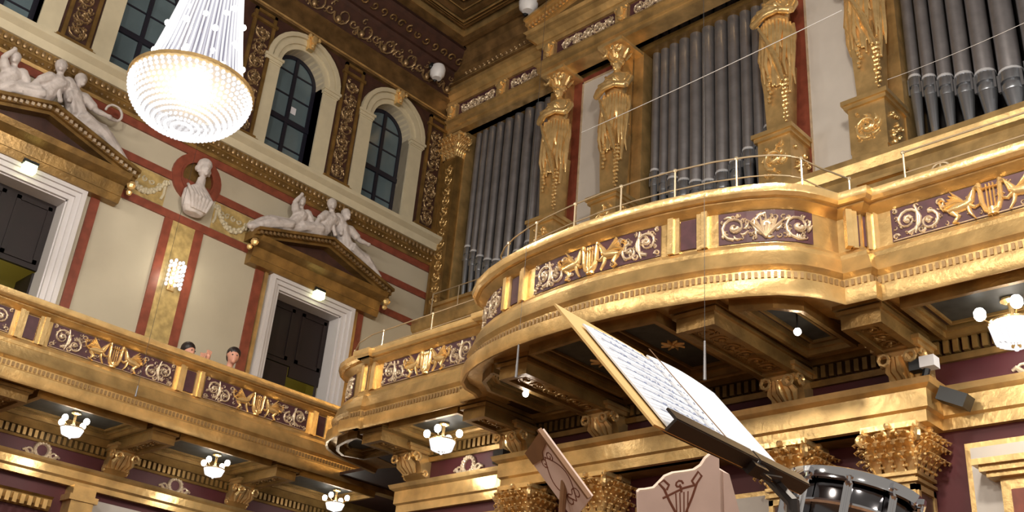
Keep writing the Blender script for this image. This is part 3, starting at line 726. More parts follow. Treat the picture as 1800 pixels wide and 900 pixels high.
# bay 1: nine pipes, growing towards the statue
xs = [.66, .85, 1.05, 1.28, 1.53, 1.80, 2.09, 2.38, 2.63]; ord_ = ['first', 'second', 'third', 'fourth', 'fifth', 'sixth', 'seventh', 'eighth', 'ninth', 'tenth', 'eleventh', 'twelfth']
for k, x in enumerate(xs):
    r = .068 + .0058*k
    pipe(x, r, [10.30, 10.14, 9.97, 9.83, 9.74, 9.70, 9.76, 9.86, 9.98][k], 13.4, ZB, '%s grey pipe from the left in the corner-side organ bay' % ord_[k], 'organ pipes in the corner-side bay')
xs = [5.12, 5.31, 5.51, 5.73, 5.97, 6.22, 6.47, 6.71, 6.93, 7.13, 7.29]
for k, x in enumerate(xs):
    r = [.075, .083, .092, .10, .108, .112, .110, .102, .094, .086, .076][k]
    pipe(x, r, [10.42, 10.26, 10.12, 10.0, 9.88, 9.80, 9.88, 10.0, 10.14, 10.28, 10.44][k], 13.4, ZB, '%s grey pipe from the left in the middle organ bay' % ord_[k], 'organ pipes in the middle bay')
xs = [9.60, 9.80, 10.02, 10.27, 10.55, 10.87, 11.22, 11.57, 11.88]
for k, x in enumerate(xs):
    r = [.082, .09, .10, .113, .128, .145, .148, .14, .125][k]
    pipe(x, r, [10.34, 10.24, 10.14, 10.05, 9.95, 9.82, 9.9, 10.0, 10.1][k], 13.4, ZB, '%s grey pipe from the left in the right-hand organ bay' % ord_[k], 'organ pipes in the right-hand bay')

# caryatids ---------------------------------------------------------------
def caryatid(x, label, hz=0.):
    y = -.34; zt = 13.02
    t = thing('caryatid', label, 'caryatid', (x, y, 8.86))
    X, Y = (1,0,0), (0,1,0)
    p = MB(); p.box(x-.30, x+.30, -.62, .02, 8.86, 8.96); p.box(x-.25, x+.25, -.58, .02, 8.96, 9.10); p.box(x-.26, x+.26, -.58, .02, 9.10, 9.80); p.box(x-.30, x+.30, -.62, .02, 9.80, 9.86); p.box(x-.33, x+.33, -.65, .02, 9.86, 9.93)
    ped = p.build('pedestal', GOLD, t)
    r = MB(); fn = flat((x-.2, -.582, 9.15), X, (0,0,1), (0,-1,0)); scrolls(r, .40, .6, fn, 1.6, int(x*3)); small_curls(r, .4, .6, fn, 16, .05, int(x*5), 1.5)
    fn = flat((x+.262, -.5, 9.15), (0,1,0), (0,0,1), (1,0,0)); small_curls(r, .45, .6, fn, 14, .05, int(x*7), 1.5); relief_obj(r, 'pedestal_relief', GOLDB, ped)
    s = MB(); s.loft([((x, y, 9.93), .15*1.41, .15*1.41, (.707,.707,0), (-.707,.707,0)), ((x, y, 11.2), .19*1.41, .17*1.41, (.707,.707,0), (-.707,.707,0))], 4); s.box(x-.17, x+.06, -.25, .0, 9.93, 13.02)
    s.build('tapering_shaft', GOLD, t)
    b = MB()
    b.loft([((x, y, 10.95), .19, .17, X, Y), ((x, y, 11.3), .25, .22, X, Y), ((x, y, 11.6), .26, .23, X, Y), ((x, y-.01, 11.85), .225, .20, X, Y), ((x, y-.02, 12.0), .19, .17, X, Y), ((x, y-.03, 12.2), .23, .20, X, Y), ((x, y-.02, 12.36), .235, .16, X, Y), ((x, y-.01, 12.44), .10, .09, X, Y), ((x, y-.01, 12.52), .06, .06, X, Y)], 16)
    b.ball((x-.08, y-.17, 12.22), .075, 8); b.ball((x+.08, y-.17, 12.22), .075, 8)
    b.ball((x, y-.03, 12.62), .095, 12, (.9, 1, 1.25)); b.ball((x, y, 12.70), .115, 10, (1, 1, .8)); b.ball((x, y-.13, 12.61), .02, 6, (.8, 1, 1.4)); b.ball((x, y-.10, 12.54), .035, 6)
    # folded arms
    for q, zz in ((-1, 12.02), (1, 12.10)):
        b.tube([(x+q*.23, y, 12.34), (x+q*.34, y-.08, 12.18), (x+q*.32, y-.17, 12.0)], [.075, .07, .06], 8)
        b.tube([(x+q*.32, y-.17, 12.0), (x+q*.05, y-.30, zz-.02), (x-q*.18, y-.28, zz)], [.062, .055, .042], 8); b.ball((x-q*.2, y-.23, zz), .045, 8)
    # robe folds falling below the waist
    rnd = random.Random(int(x*11))
    for k in range(9):
        a = -pi*.95 + pi*.9*k/8; px, py = x+.2*cos(a), y+.18*sin(a)
        b.tube([(px, py, 11.85), (px+.02*rnd.uniform(-1, 1), py-.02, 11.5), (px*.8+x*.2, py-.03, 11.0-.35*rnd.random())], [.03, .045, .02], 6)
    b.tube([(x-.16, y-.2, 11.75), (x, y-.25, 11.45), (x+.12, y-.22, 11.0), (x+.16, y-.2, 10.75)], [.05, .06, .05, .03], 6)
    b.tube([(x+.22, y-.02, 11.8), (x+.23, y-.08, 11.2), (x+.20, y-.08, 10.6)], [.05, .055, .03], 6)
    b.tube([(x-.22, y-.02, 11.8), (x-.23, y-.08, 11.3), (x-.21, y-.08, 10.9)], [.05, .055, .03], 6)
    b.build('figure', GOLDB, t, smooth=True, remesh=.016)
    f2 = MB(); rnd = random.Random(int(x*13))
    for k in range(16):
        a = -pi*1.0 + pi*1.05*k/15; zt_ = 11.95-.1*rnd.random(); L_ = .45+.65*abs(sin(k*1.9)); px, py = x+.255*cos(a), y+.225*sin(a)
        f2.tube([(px, py, zt_), (px+.02, py-.03, zt_-L_*.4), (px+.01*rnd.uniform(-3, 3), py-.035, zt_-L_*.8), (px+.01, py, zt_-L_)], [.026, .046, .036, .008], 5)
    for k in range(9):
        f2.tube([(x-.21+.012*k, y-.21-.015*(k % 3), 11.90-.03*k), (x-.06+.018*k, y-.30, 11.6-.05*k), (x+.13+.014*k, y-.28, 11.2-.07*k)], [.02, .034, .012], 5)
    for k in range(10): a = 2*pi*k/10; f2.ball((x+.10*cos(a), y-.01+.10*sin(a), 12.70+.03*sin(k*3)), .035, 6)
    f2.tube([(x-.18, y-.1, 12.40), (x-.05, y-.2, 12.25), (x+.12, y-.2, 12.2), (x+.2, y-.1, 12.1)], [.03, .035, .03, .02], 6)
    f2.build('drapery', GOLDB, t, smooth=True)
    c = MB(); c.lathe([(.10, 12.74), (.13, 12.80), (.15, 12.86), (.19, 12.92), (.19, 12.95)], 14, (x, y, 0)); c.box(x-.27, x+.27, -.60, .02, 12.95, 13.02)
    for k in range(9): a = 2*pi*k/9; c.tube([(x+.12*cos(a), y+.12*sin(a), 12.75), (x+.17*cos(a), y+.17*sin(a), 12.84), (x+.24*cos(a), y+.24*sin(a), 12.90), (x+.22*cos(a), y+.22*sin(a), 12.84)], [.03, .035, .03, .02], 5)
    for q in (-1, 1): c.tube([(x+q*.16+q*.07*cos(a), y-.2, 12.84+.07*sin(a)) for a in [pi*.5+.55*i for i in range(9)]], .024, 6)
    c.build('leafy_basket', GOLDB, t, smooth=True)
    g = MB()
    for k in range(12):
        for q in (-1, 1): g.ball((x+.17+.03*q*sin(k*2), y-.16, 10.85-.07*k), .046-.002*k, 6, (1, 1, .8))
    for k in range(7): g.ball((x-.05+.02*sin(k*2), y-.22, 10.9-.07*k), .04-.002*k, 6)
    g.build('fruit_garland', GOLDB, t, smooth=True)
caryatid(3.36, 'gold caryatid pillar right beside the corner-side organ pipes')
caryatid(4.70, 'gold caryatid pillar left of the middle pipe bay, right of the first pale panel')
caryatid(7.82, 'gold caryatid pillar right of the middle pipe bay with its head above the frame')
caryatid(9.22, 'gold caryatid pillar between the wide pale panel and the right-hand pipes')

# ================================================================== BALCONIES
LIP_L = [(1.50, -13.5), (1.50, -.55)]
bow = [(6.08, -4.30), (6.12, -4.48), (6.24, -4.65), (6.50, -4.83), (6.80, -4.96), (7.11, -5.05), (7.47, -5.12), (7.85, -5.16), (8.32, -5.18), (8.75, -5.16), (9.15, -5.11), (9.62, -5.01), (9.98, -4.88), (10.21, -4.76), (10.38, -4.61), (10.48, -4.46), (10.56, -4.29)]
LIP_O = [(2.30, -2.58), (2.38, -2.9), (2.46, -3.25), (2.56, -3.52), (2.70, -3.75), (2.84, -3.88), (3.0, -3.98), (3.25, -4.06), (3.5, -4.10), (3.50, -4.17), (3.86, -4.17), (3.87, -4.12), (5.75, -4.14), (5.76, -4.2), (6.02, -4.2)] + bow + [(10.83, -4.28), (10.84, -4.2), (13.6, -4.2), (13.61, -4.26), (14.0, -4.26), (14.01, -4.2), (16.8, -4.2)]
def arclen(path):
    L = [0]
    for i in range(1, len(path)): L.append(L[-1] + hypot(path[i][0]-path[i-1][0], path[i][1]-path[i-1][1]))
    return L
def path_fn(path, d0, z0, s0):
    """surface map along the offset path: u metres from s0 (arc length of the offset path), v metres above z0"""
    off = [(p[0]+n[0]*d0, p[1]+n[1]*d0) for p, n in offsets(path)]; L = arclen(off); N = [n for _, n in offsets(path)]
    def f(u, v, e):
        s_ = max(0, min(L[-1]-1e-6, s0 + u)); i = max(j for j in range(len(L)-1) if L[j] <= s_); t = (s_-L[i])/max(1e-9, L[i+1]-L[i])
        dx, dy = off[i+1][0]-off[i][0], off[i+1][1]-off[i][1]; l = hypot(dx, dy) or 1
        nx, ny = dy/l, -dx/l
        if L[i+1]-L[i] > .1 and True:
            na, nb = N[i], N[i+1]
        return Vector((off[i][0]+dx*t+nx*e, off[i][1]+dy*t+ny*e, z0+v))
    return f, off, L
def s_at(off, L, x, y):
    best = None
    for i in range(len(L)-1):
        ax, ay = off[i]; bx, by = off[i+1]; dx, dy = bx-ax, by-ay; l2 = dx*dx+dy*dy
        if l2 < 1e-12: continue
        t = max(0, min(1, ((x-ax)*dx+(y-ay)*dy)/l2)); q = hypot(ax+dx*t-x, ay+dy*t-y)
        if best is None or q < best[0]: best = (q, L[i]+t*(L[i+1]-L[i]))
    return best[1]
BODY = [(-.42, 5.20), (-.06, 5.20), (-.03, 5.14), (0, 5.13), (.012, 5.16), (.012, 5.28), (-.02, 5.30), (-.07, 5.31), (-.07, 5.40), (-.05, 5.42), (-.03, 5.44), (-.05, 5.47), (-.09, 5.60), (-.12, 5.62), (-.12, 5.66), (-.15, 5.70), (-.19, 5.73),
        (-.19, 6.06), (-.15, 6.085), (-.10, 6.12), (-.10, 6.14), (-.42, 6.14)]
RAIL = [(-.42, 6.14), (-.06, 6.14), (-.03, 6.165), (-.02, 6.19), (-.02, 6.235), (-.05, 6.25), (-.42, 6.25)]
def balcony(name, label, lip, panels, squares, piers, loc, seed):
    t = thing(name, label, 'balcony', loc)
    MB().sweep(lip, BODY, True).build('parapet', GOLD, t, smooth=True, angle=28)
    MB().sweep(lip, RAIL, True).build('handrail', GOLDB, t, smooth=True, angle=28)
    f, off, L = path_fn(lip, -.07, 5.31, 0)
    d = MB(); n = int(L[-1]/.055)
    for k in range(n):
        a = f(k*.055, .0, .0); bq = f(k*.055+.036, .0, .0); dd = (bq-a)
        if dd.length < .02 or dd.length > .06: continue
        dd.normalize(); d.obox(a.lerp(bq, .5)+Vector((dd.y, -dd.x, 0))*.01+Vector((0, 0, .045)), (dd, (dd.y, -dd.x, 0), (0, 0, 1)), (.014, .004, .028))
    if len(d.v): d.build('dentil_course', mat('dentil_gilding', (.27, .17, .075), .5, .35), t)
    f, off, L = path_fn(lip, -.185, 5.74, 0)
    for (p0, p1, kind) in panels:
        s0, s1 = s_at(off, L, *p0), s_at(off, L, *p1); w_ = s1-s0; g = (lambda s0: (lambda u, v, e: f(s0+u, v, e)))(s0)
        b = MB(); N = max(1, int(w_/.08)); vs = [g(w_*i/N, v, .004) for i in range(N+1) for v in (0, .315)]; b.add(vs, [(2*i, 2*i+2, 2*i+3, 2*i+1) for i in range(N)])
        fp = b.build('frieze_panel', PURPLE, t)
        seed += 1
        if kind == 'griffin':
            A, B = griffin_panel(w_, .315, g, seed); relief_obj(A, 'griffin_and_lyre_relief', GOLDB, fp); relief_obj(B, 'vine_relief', GOLDS, fp)
        else:
            B = MB(); scrolls(B, w_, .315, g, 1.2, seed); small_curls(B, w_, .315, g, int(w_*55), .032, seed)
            if kind == 'palmette':
                for k in range(-3, 4): B.stroke(bez((w_/2, .03), (w_/2+.03*k, .15), (w_/2+.05*k, .27-.02*abs(k)), 4), belly(.035), .035, g)
            relief_obj(B, 'vine_relief', GOLDS, fp)
    for (p, w_) in squares:
        s0 = s_at(off, L, *p); c = MB()
        a, b2 = f(s0-w_/2, 0, 0), f(s0+w_/2, 0, 0); dd = (b2-a).normalized(); nn = Vector((dd.y, -dd.x, 0)); m_ = a.lerp(b2, .5)
        hw = (b2-a).length/2
        fr = MB(); zc = Vector((0, 0, .16))
        for q in (-1, 1): fr.obox(m_+dd*q*(hw+.035)+nn*.012+zc, (dd, nn, (0,0,1)), (.03, .02, .185)); fr.obox(m_+dd*q*(hw+.085)+nn*.02+zc, (dd, nn, (0,0,1)), (.028, .034, .185))
        fr.build('panel_frame', GOLDB, t)
        MB().obox(m_+nn*.004+zc, (dd, nn, (0,0,1)), (hw, .006, .15)).build('dark_panel', PURPLE, t)
    return t
# left balcony: bays along y
lp, ls = [], []
yy = -9.42
for k, (a, c) in enumerate(((-9.45, -7.72), (-7.22, -5.46), (-4.98, -3.20))):
    lp.append(((1.3, a), (1.3, c), 'griffin'))
for c in (-7.48, -5.22, -2.95): ls.append(((1.3, c), .15))
balcony('left_balcony', 'long straight gilded balcony along the left wall with griffin frieze', LIP_L, lp, ls, [], (1.2, -6.8, 5.13), 10)
X = balcony('organ_balcony', 'gilded organ gallery with a bowed centre in front of the pipes', LIP_O,
        [((2.72, -3.6), (3.28, -3.95), 'vine'), ((3.94, -3.95), (5.66, -3.95), 'griffin'), ((6.27, -4.46), (6.92, -4.85), 'vine'), ((7.52, -4.95), (9.10, -4.95), 'griffin'),
         ((9.66, -4.85), (10.38, -4.38), 'palmette'), ((10.90, -4.02), (12.62, -4.02), 'griffin')],
        [((3.68, -4.0), .14), ((7.2, -4.9), .16), ((9.38, -4.92), .16), ((10.70, -4.1), .10), ((13.8, -4.1), .14)], [], (8.3, -3.6, 5.13), 30)
# floors of the balconies with plain soffit
sf = MB()
sf.box(0, 1.3, -13.5, -.55, 5.205, 5.25)
pts = [(p[0]-n[0]*.10, p[1]-n[1]*.10) for p, n in offsets(LIP_O)]
for i in range(len(pts)-1):
    (ax, ay), (bx, by) = pts[i], pts[i+1]
    if ay > -3.1 or by > -3.1 or bx - ax < .005: continue
    sf.prism([(ax, ay, 5.205), (bx, by, 5.205), (bx, -3.1, 5.205), (ax, -3.1, 5.205)], (0, 0, .045))
sf.box(2.45, 16.8, -3.1, .7, 5.205, 5.25); sf.box(1.3, 2.45, -2.6, .7, 5.205, 5.25); sf.box(0, 1.3, -.55, .7, 5.205, 5.25)
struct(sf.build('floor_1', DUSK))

# coffers under the balconies
def inset(poly, d):
    n = len(poly); out = []
    A = sum(poly[i][0]*poly[(i+1) % n][1]-poly[(i+1) % n][0]*poly[i][1] for i in range(n)); sg = 1 if A > 0 else -1
    for i in range(n):
        p0, p1, p2 = Vector(poly[i-1]), Vector(poly[i]), Vector(poly[(i+1) % n])
        a = (p1-p0).normalized(); b_ = (p2-p1).normalized(); na = Vector((-a.y, a.x))*sg; nb = Vector((-b_.y, b_.x))*sg
        m_ = na+nb; k = 2/max(.5, m_.length_squared); out.append((p1.x+m_.x*k*d, p1.y+m_.y*k*d))
    return out
def ring(mb, poly, d0, d1, z0, z1):
    a, b_ = inset(poly, d0), inset(poly, d1); n = len(poly)
    for i in range(n):
        j = (i+1) % n; mb.prism([(a[i][0], a[i][1], z0), (a[j][0], a[j][1], z0), (b_[j][0], b_[j][1], z0), (b_[i][0], b_[i][1], z0)], (0, 0, z1-z0))
def coffer(poly, label, rich=True, seed=1, grp='sunk coffers under the balconies'):
    xs_ = [p[0] for p in poly]; ys_ = [p[1] for p in poly]
    t = thing('soffit_coffer', label, 'coffer', (sum(xs_)/len(xs_), sum(ys_)/len(ys_), 5.1), grp)
    m_ = MB(); ring(m_, poly, .0, .045, 5.10, 5.21); ring(m_, poly, .045, .075, 5.15, 5.21); ring(m_, poly, .13, .155, 5.17, 5.21); m_.build('moulding', GOLDD, t)
    pi_ = inset(poly, .155)
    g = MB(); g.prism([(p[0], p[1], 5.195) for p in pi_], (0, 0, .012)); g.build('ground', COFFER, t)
    if rich:
        cx = sum(p[0] for p in pi_)/len(pi_); cy = sum(p[1] for p in pi_)/len(pi_); r = MB(); fn = flat((cx, cy, 5.195), (1,0,0), (0,1,0), (0,0,-1))
        rr = min(max(xs_)-min(xs_), max(ys_)-min(ys_))/2-.22
        if rr > .05:
            for k in range(8): a = 2*pi*k/8; r.stroke([(0, 0), (rr*.5*cos(a), rr*.5*sin(a)), (rr*cos(a+.2), rr*sin(a+.2))], belly(rr*.32), .02, fn)
            r.ball((cx, cy, 5.18), rr*.22, 8); relief_obj(r, 'rosette', GOLD, t)
coffer([(4.28, -3.18), (4.28, -4.0), (5.52, -4.0), (5.52, -3.18)], 'coffer with a lamp beneath it under the straight left part of the organ balcony', False)
coffer([(7.50, -3.45), (7.50, -4.93), (8.22, -4.99), (8.22, -3.45)], 'dark coffer under the bow, left of the open music book')
coffer([(8.38, -3.45), (8.38, -4.99), (9.06, -4.93), (9.06, -3.45)], 'dark coffer with rosette under the bow, right above the music book', True)
coffer([(9.72, -3.45), (9.72, -4.78), (10.06, -4.62), (10.24, -4.42), (10.24, -3.45)], 'coffer tapering along the curve at the right end of the bow', False)
coffer([(10.92, -3.2), (10.92, -4.04), (12.3, -4.04), (12.3, -3.2)], 'coffer above the bright lamp at the right edge', False)
coffer([(2.85, -3.2), (2.72, -3.5), (2.85, -3.7), (3.05, -3.85), (3.4, -3.95), (3.6, -3.95), (3.6, -3.2)], 'rounded coffer at the left end of the organ balcony', False)
coffer([(6.40, -3.45), (6.36, -4.35), (6.52, -4.6), (6.8, -4.75), (6.84, -4.75), (6.84, -3.45)], 'narrow coffer at the left curve of the bow above a small bulb', False)
for k, (a, c) in enumerate(((-9.4, -7.75), (-7.15, -5.65), (-5.15, -3.65), (-3.15, -1.7))):
    coffer([(.22, a), (1.28, a), (1.28, c), (.22, c)], ['coffer at the far left end under the left balcony', 'coffer above the leftmost lamp under the left balcony', 'coffer above the second lamp under the left balcony', 'coffer above the third lamp near the organ corner'][k], False)
def beam(x0, x1, y0, y1, label, axis):
    t = thing('soffit_beam', label, 'beam', ((x0+x1)/2, (y0+y1)/2, 4.96), 'gilded soffit beams under the balconies')
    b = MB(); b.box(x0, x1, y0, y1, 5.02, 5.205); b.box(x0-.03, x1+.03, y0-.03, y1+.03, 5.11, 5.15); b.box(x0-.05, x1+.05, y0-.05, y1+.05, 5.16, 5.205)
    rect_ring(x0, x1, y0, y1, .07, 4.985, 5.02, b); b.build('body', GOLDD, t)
    r = MB()
    if axis == 'y':
        fn = flat((x0+.09, y0+.1, 5.019), (0,1,0), (1,0,0), (0,0,-1)); scrolls(r, y1-y0-.2, x1-x0-.18, fn, .6, 4)
    else:
        fn = flat((x0+.1, y0+.09, 5.019), (1,0,0), (0,1,0), (0,0,-1)); scrolls(r, x1-x0-.2, y1-y0-.18, fn, .6, 4)
    relief_obj(r, 'relief', GOLDD, t)
for (x0, x1, yf, lb) in ((3.76, 4.14, -3.98, 'gold beam under the left end of the organ balcony'), (5.62, 5.98, -4.0, 'gold beam just left of the bow'), (6.96, 7.34, -4.78, 'gold beam under the left side of the bow with a hanging bulb beside it'),
                     (9.20, 9.60, -4.82, 'gold beam under the bow right of the open music book'), (10.42, 10.78, -4.12, 'gold beam at the right end of the bow above the bracket')):
    beam(x0, x1, yf, -3.2, lb, 'y')
for (y0, y1, lb) in ((-7.62, -7.26, 'gold beam under the left balcony at the left edge'), (-5.56, -5.22, 'gold beam under the left balcony between the first two lamps'), (-3.56, -3.22, 'gold beam under the left balcony between second and third lamp')):
    beam(.25, 1.30, y0, y1, lb, 'x')

# ------------------------------------------------------------------ lower organ wall
XW = 3.66; YW = -3.1
lw = MB(); lw.box(XW, 16.8, YW, YW+.3, 0, 5.205); lw.box(XW, XW+.3, YW+.3, .7, 0, 5.205)
struct(lw.build('wall_back_3', MAROON))
LOW = [(XW, .6), (XW, YW), (5.86, YW), (5.86, -3.42), (10.76, -3.42), (10.76, YW), (16.8, YW)]
LOWT = [(XW, .6), (XW, YW), (16.8, YW)]
def lowprof(path, prof, i, m): return struct(MB().sweep(path, prof, True).build('trim_%d' % i, m, smooth=True, angle=25))
# right hand of travel must face the hall: path runs +x at YW
lowprof(LOW, [(-.08, 4.30), (.06, 4.30), (.06, 4.40), (.09, 4.42), (.09, 4.58), (.14, 4.61), (.16, 4.66), (-.08, 4.66)], 42, GOLD)
lowprof(LOWT, [(-.05, 4.92), (.04, 4.92), (.06, 4.97), (.05, 4.97), (.05, 4.98), (-.05, 4.98)], 43, GOLDD)
lowprof(LOWT, [(-.05, 5.12), (.10, 5.12), (.16, 5.16), (.18, 5.205), (-.05, 5.205)], 44, GOLDD)
def dent(mb, p0, p1, z0, z1, depth, step=.085):
    p0 = Vector((*p0, 0)); p1 = Vector((*p1, 0)); L = (p1-p0).length; d = (p1-p0).normalized(); n = Vector((d.y, -d.x, 0))
    for k in range(int(L/step)): mb.obox(p0+d*(k+.5)*step+n*depth/2+Vector((0, 0, (z0+z1)/2)), (d, n, (0,0,1)), (step*.28, depth/2, (z1-z0)/2))
d = MB(); dent(d, (XW, YW), (16.8, YW), 4.99, 5.11, .08); struct(d.build('trim_45', GOLDD))
# entablature block over the columns is backed by a dark lintel
struct(MB().box(5.90, 10.72, -3.42, YW, 4.30, 4.64).build('trim_46', GOLDD))
# pale panels below
for i, (a, c) in enumerate(((3.9, 5.7), (6.5, 6.85), (7.5, 9.2), (9.75, 10.2), (10.98, 13.2))):
    b = MB(); b.box(a, c, YW-.05, YW, .3, 4.16 if i in (0, 4) else 3.98); struct(b.build('trim_%d' % (47+i), GOLD))
    struct(MB().box(a+.05, c-.05, YW-.07, YW-.05, .35, 4.11 if i in (0, 4) else 3.93).build('trim_%d' % (53+i), PALE))
# niche frame on the right panel
t = thing('gilded_wall_frame', 'gilded frame with cornice on the pale panel at the lower right edge', 'frame', (11.85, YW-.15, 2.0))
b = MB(); b.box(11.28, 12.5, YW-.17, YW-.07, 2.0, 3.80); b.box(11.20, 12.6, YW-.24, YW-.07, 3.80, 3.84); b.box(11.16, 12.64, YW-.28, YW-.07, 3.84, 3.89); b.box(11.12, 12.68, YW-.32, YW-.07, 3.89, 3.94)
b.build('cornice_frame', GOLD, t)
MB().box(11.36, 12.42, YW-.185, YW-.17, 2.0, 3.70).build('red_border', REDM, t); MB().box(11.46, 12.32, YW-.20, YW-.185, 2.0, 3.62).build('inner_panel', GOLD, t)
r = MB(); fn = flat((11.52, YW-.2, 2.6), (1,0,0), (0,0,1), (0,-1,0)); scrolls(r, .74, .95, fn, 1.4, 5); relief_obj(r, 'relief', CARVE, t)

# columns of the aedicule
def column(x, label):
    y = -3.30; w_ = .34
    t = thing('gilded_column', label, 'column', (x, y, .0))
    s = MB(); s.box(x-w_/2, x+w_/2, y-w_/2, y+w_/2, .3, 3.88); s.box(x-.24, x+.24, y-.22, y+.2, 0, .3)
    for z in (3.80, 3.86): s.box(x-w_/2-.03, x+w_/2+.03, y-w_/2-.03, y+w_/2+.02, z, z+.03)
    for q in (-1, 1):
        s.box(x+q*w_/2, x+q*(w_/2-.045), y-w_/2-.02, y-w_/2, .4, 3.78)
        s.box(x+w_/2, x+w_/2+.02, y+q*w_/2, y+q*(w_/2-.045), .4, 3.78)
    s.box(x-w_/2, x+w_/2, y-w_/2-.02, y-w_/2, 3.73, 3.78); s.box(x+w_/2, x+w_/2+.02, y-w_/2, y+w_/2, 3.73, 3.78)
    s.build('shaft', GOLD, t)
    MB().box(x-w_/2+.05, x+w_/2-.05, y-w_/2-.006, y-w_/2+.01, .4, 3.72).box(x+w_/2-.01, x+w_/2+.006, y-w_/2+.05, y+w_/2-.05, .4, 3.72).build('sunk_panel', BROWN, t)
    r = MB(); fn = flat((x-.11, y-w_/2-.006, 2.6), (0,0,1), (1,0,0), (0,-1,0)); scrolls(r, 1.08, .22, fn, 1.2, int(x*3)); small_curls(r, 1.08, .22, fn, 16, .035, 3); relief_obj(r, 'relief', GOLDB, t)
    c = MB(); leafcap(c, x, y, 3.89, 4.30, .37, .37, int(x*10)); c.build('capital', GOLDB, t, smooth=True)
column(6.08, 'gilded column at the left end, half behind the wooden lyre desk')
column(7.14, 'gilded column just right of the left wooden desk')
column(9.46, 'gilded column seen behind the music stand and drum')
column(10.50, 'gilded column with bright leafy capital above the chrome drum, at the corner')

# scroll brackets
def bracket(c, N, label, z0=4.67, z1=5.0, w_=.36, grp='gilded scroll brackets under the balconies'):
    """c: wall point (x,y); N: outward normal (2D)"""
    N = Vector((N[0], N[1], 0)); T = Vector((0,0,1)).cross(N); o = Vector((c[0], c[1], 0))
    t = thing('scroll_bracket', label, 'bracket', (o.x+N.x*.1, o.y+N.y*.1, z0), grp)
    h = z1-z0; prof = [(0, z0), (.06, z0), (.10, z0+.04), (.15, z0+h*.25), (.17, z0+h*.5), (.22, z0+h*.7), (.34, z0+h*.8), (.36, z0+h*.92), (.34, z1), (0, z1)]
    b = MB(); b.prism([o+N*a+Vector((0,0,z))-T*w_/2 for a, z in prof], T*w_)
    b.obox(o+N*.2+Vector((0,0,z1+.015)), (N, T, (0,0,1)), (.21, w_/2+.04, .022)); b.obox(o+N*.21+Vector((0,0,z1+.05)), (N, T, (0,0,1)), (.24, w_/2+.07, .018))
    b.build('body', GOLD, t, smooth=True, angle=35)
    s = MB()
    for q in (-1, 1):
        for (a, z, r0) in ((.25, z1-h*.20, h*.24), (.09, z0+h*.22, h*.17)):
            s.tube([o+N*(a+r_*cos(g))+Vector((0,0,z+r_*sin(g)))+T*q*(w_/2+.012) for g, r_ in [(2*pi*1.4*i/14, r0*(1-i/15)) for i in range(15)]], .018, 5)
    for k in range(5):
        q = (k-2)/2.; s.tube([o+N*.35+Vector((0,0,z1-.06))+T*q*.08, o+N*(.30-.03*abs(q))+Vector((0,0,z1-h*.5))+T*q*.13, o+N*(.2)+Vector((0,0,z0+h*.25))+T*q*.10], [.02, .038, .02], 5)
    for q in (-1, 1): s.tube([o+N*(.37)+T*(q*.12+.05*cos(g))+Vector((0,0,z1-.09+.05*sin(g))) for g in [2*pi*i/8 for i in range(9)]], .016, 5)
    s.build('scroll_ornament', GOLDB, t, smooth=True)
for x, lb in ((3.95, 'gilded scroll bracket under the left end of the organ balcony'), (5.80, 'gilded scroll bracket left of the leaning wooden desk'), (7.15, 'gilded scroll bracket between the leaning desk and the music book'),
              (9.40, 'gilded scroll bracket right of the music book'), (10.60, 'gilded scroll bracket above the corner column capital beside the camera')):
    bracket((x, YW), (0, -1), lb, 4.67 if x < 5 or x > 12 else 4.68)
for y, lb in ((-7.44, 'gilded scroll bracket at the left edge under the left balcony'), (-5.38, 'gilded scroll bracket between the first two lamps of the left balcony'), (-3.38, 'gilded scroll bracket near the corner under the left balcony')):
    bracket((0, y), (1, 0), lb, 4.68, 5.0, .32)
# gilded wreaths on the maroon band
def wreath(c, N, label):
    N = Vector((N[0], N[1], 0)); T = Vector((0,0,1)).cross(N); o = Vector((c[0], c[1], 4.79))+N*.02
    b = MB(); b.tube([o+T*.1*cos(a)+Vector((0,0,.1*sin(a))) for a in [2*pi*i/14 for i in range(15)]], .028, 6)
    for k in range(14): a = 2*pi*k/14; b.ball(o+T*.1*cos(a)+Vector((0,0,.1*sin(a)))+N*.015, .026, 6)
    for q in (-1, 1):
        b.tube([o+T*q*(.12+.035*i)+Vector((0,0,-.06-.03*sin(i*1.5))) for i in range(5)], [.03, .026, .026, .022, .015], 6)
        b.tube([o+T*q*(.17+.045*cos(a))+Vector((0,0,-.05+.045*sin(a))) for a in [.6*i for i in range(10)]], .014, 5)
    tag(b.build('gilded_wreath', GOLDS, smooth=True), label, 'wreath', 'gilded wreaths on the maroon bands')
wreath((4.86, YW), (0, -1), 'gilded wreath on the maroon band left of the small black box')
wreath((11.70, YW), (0, -1), 'gilded wreath on the maroon band at the right edge')
wreath((0, -6.42), (1, 0), 'gilded wreath on the maroon band below the leftmost lamp')
wreath((0, -4.40), (1, 0), 'gilded wreath on the maroon band below the second lamp')

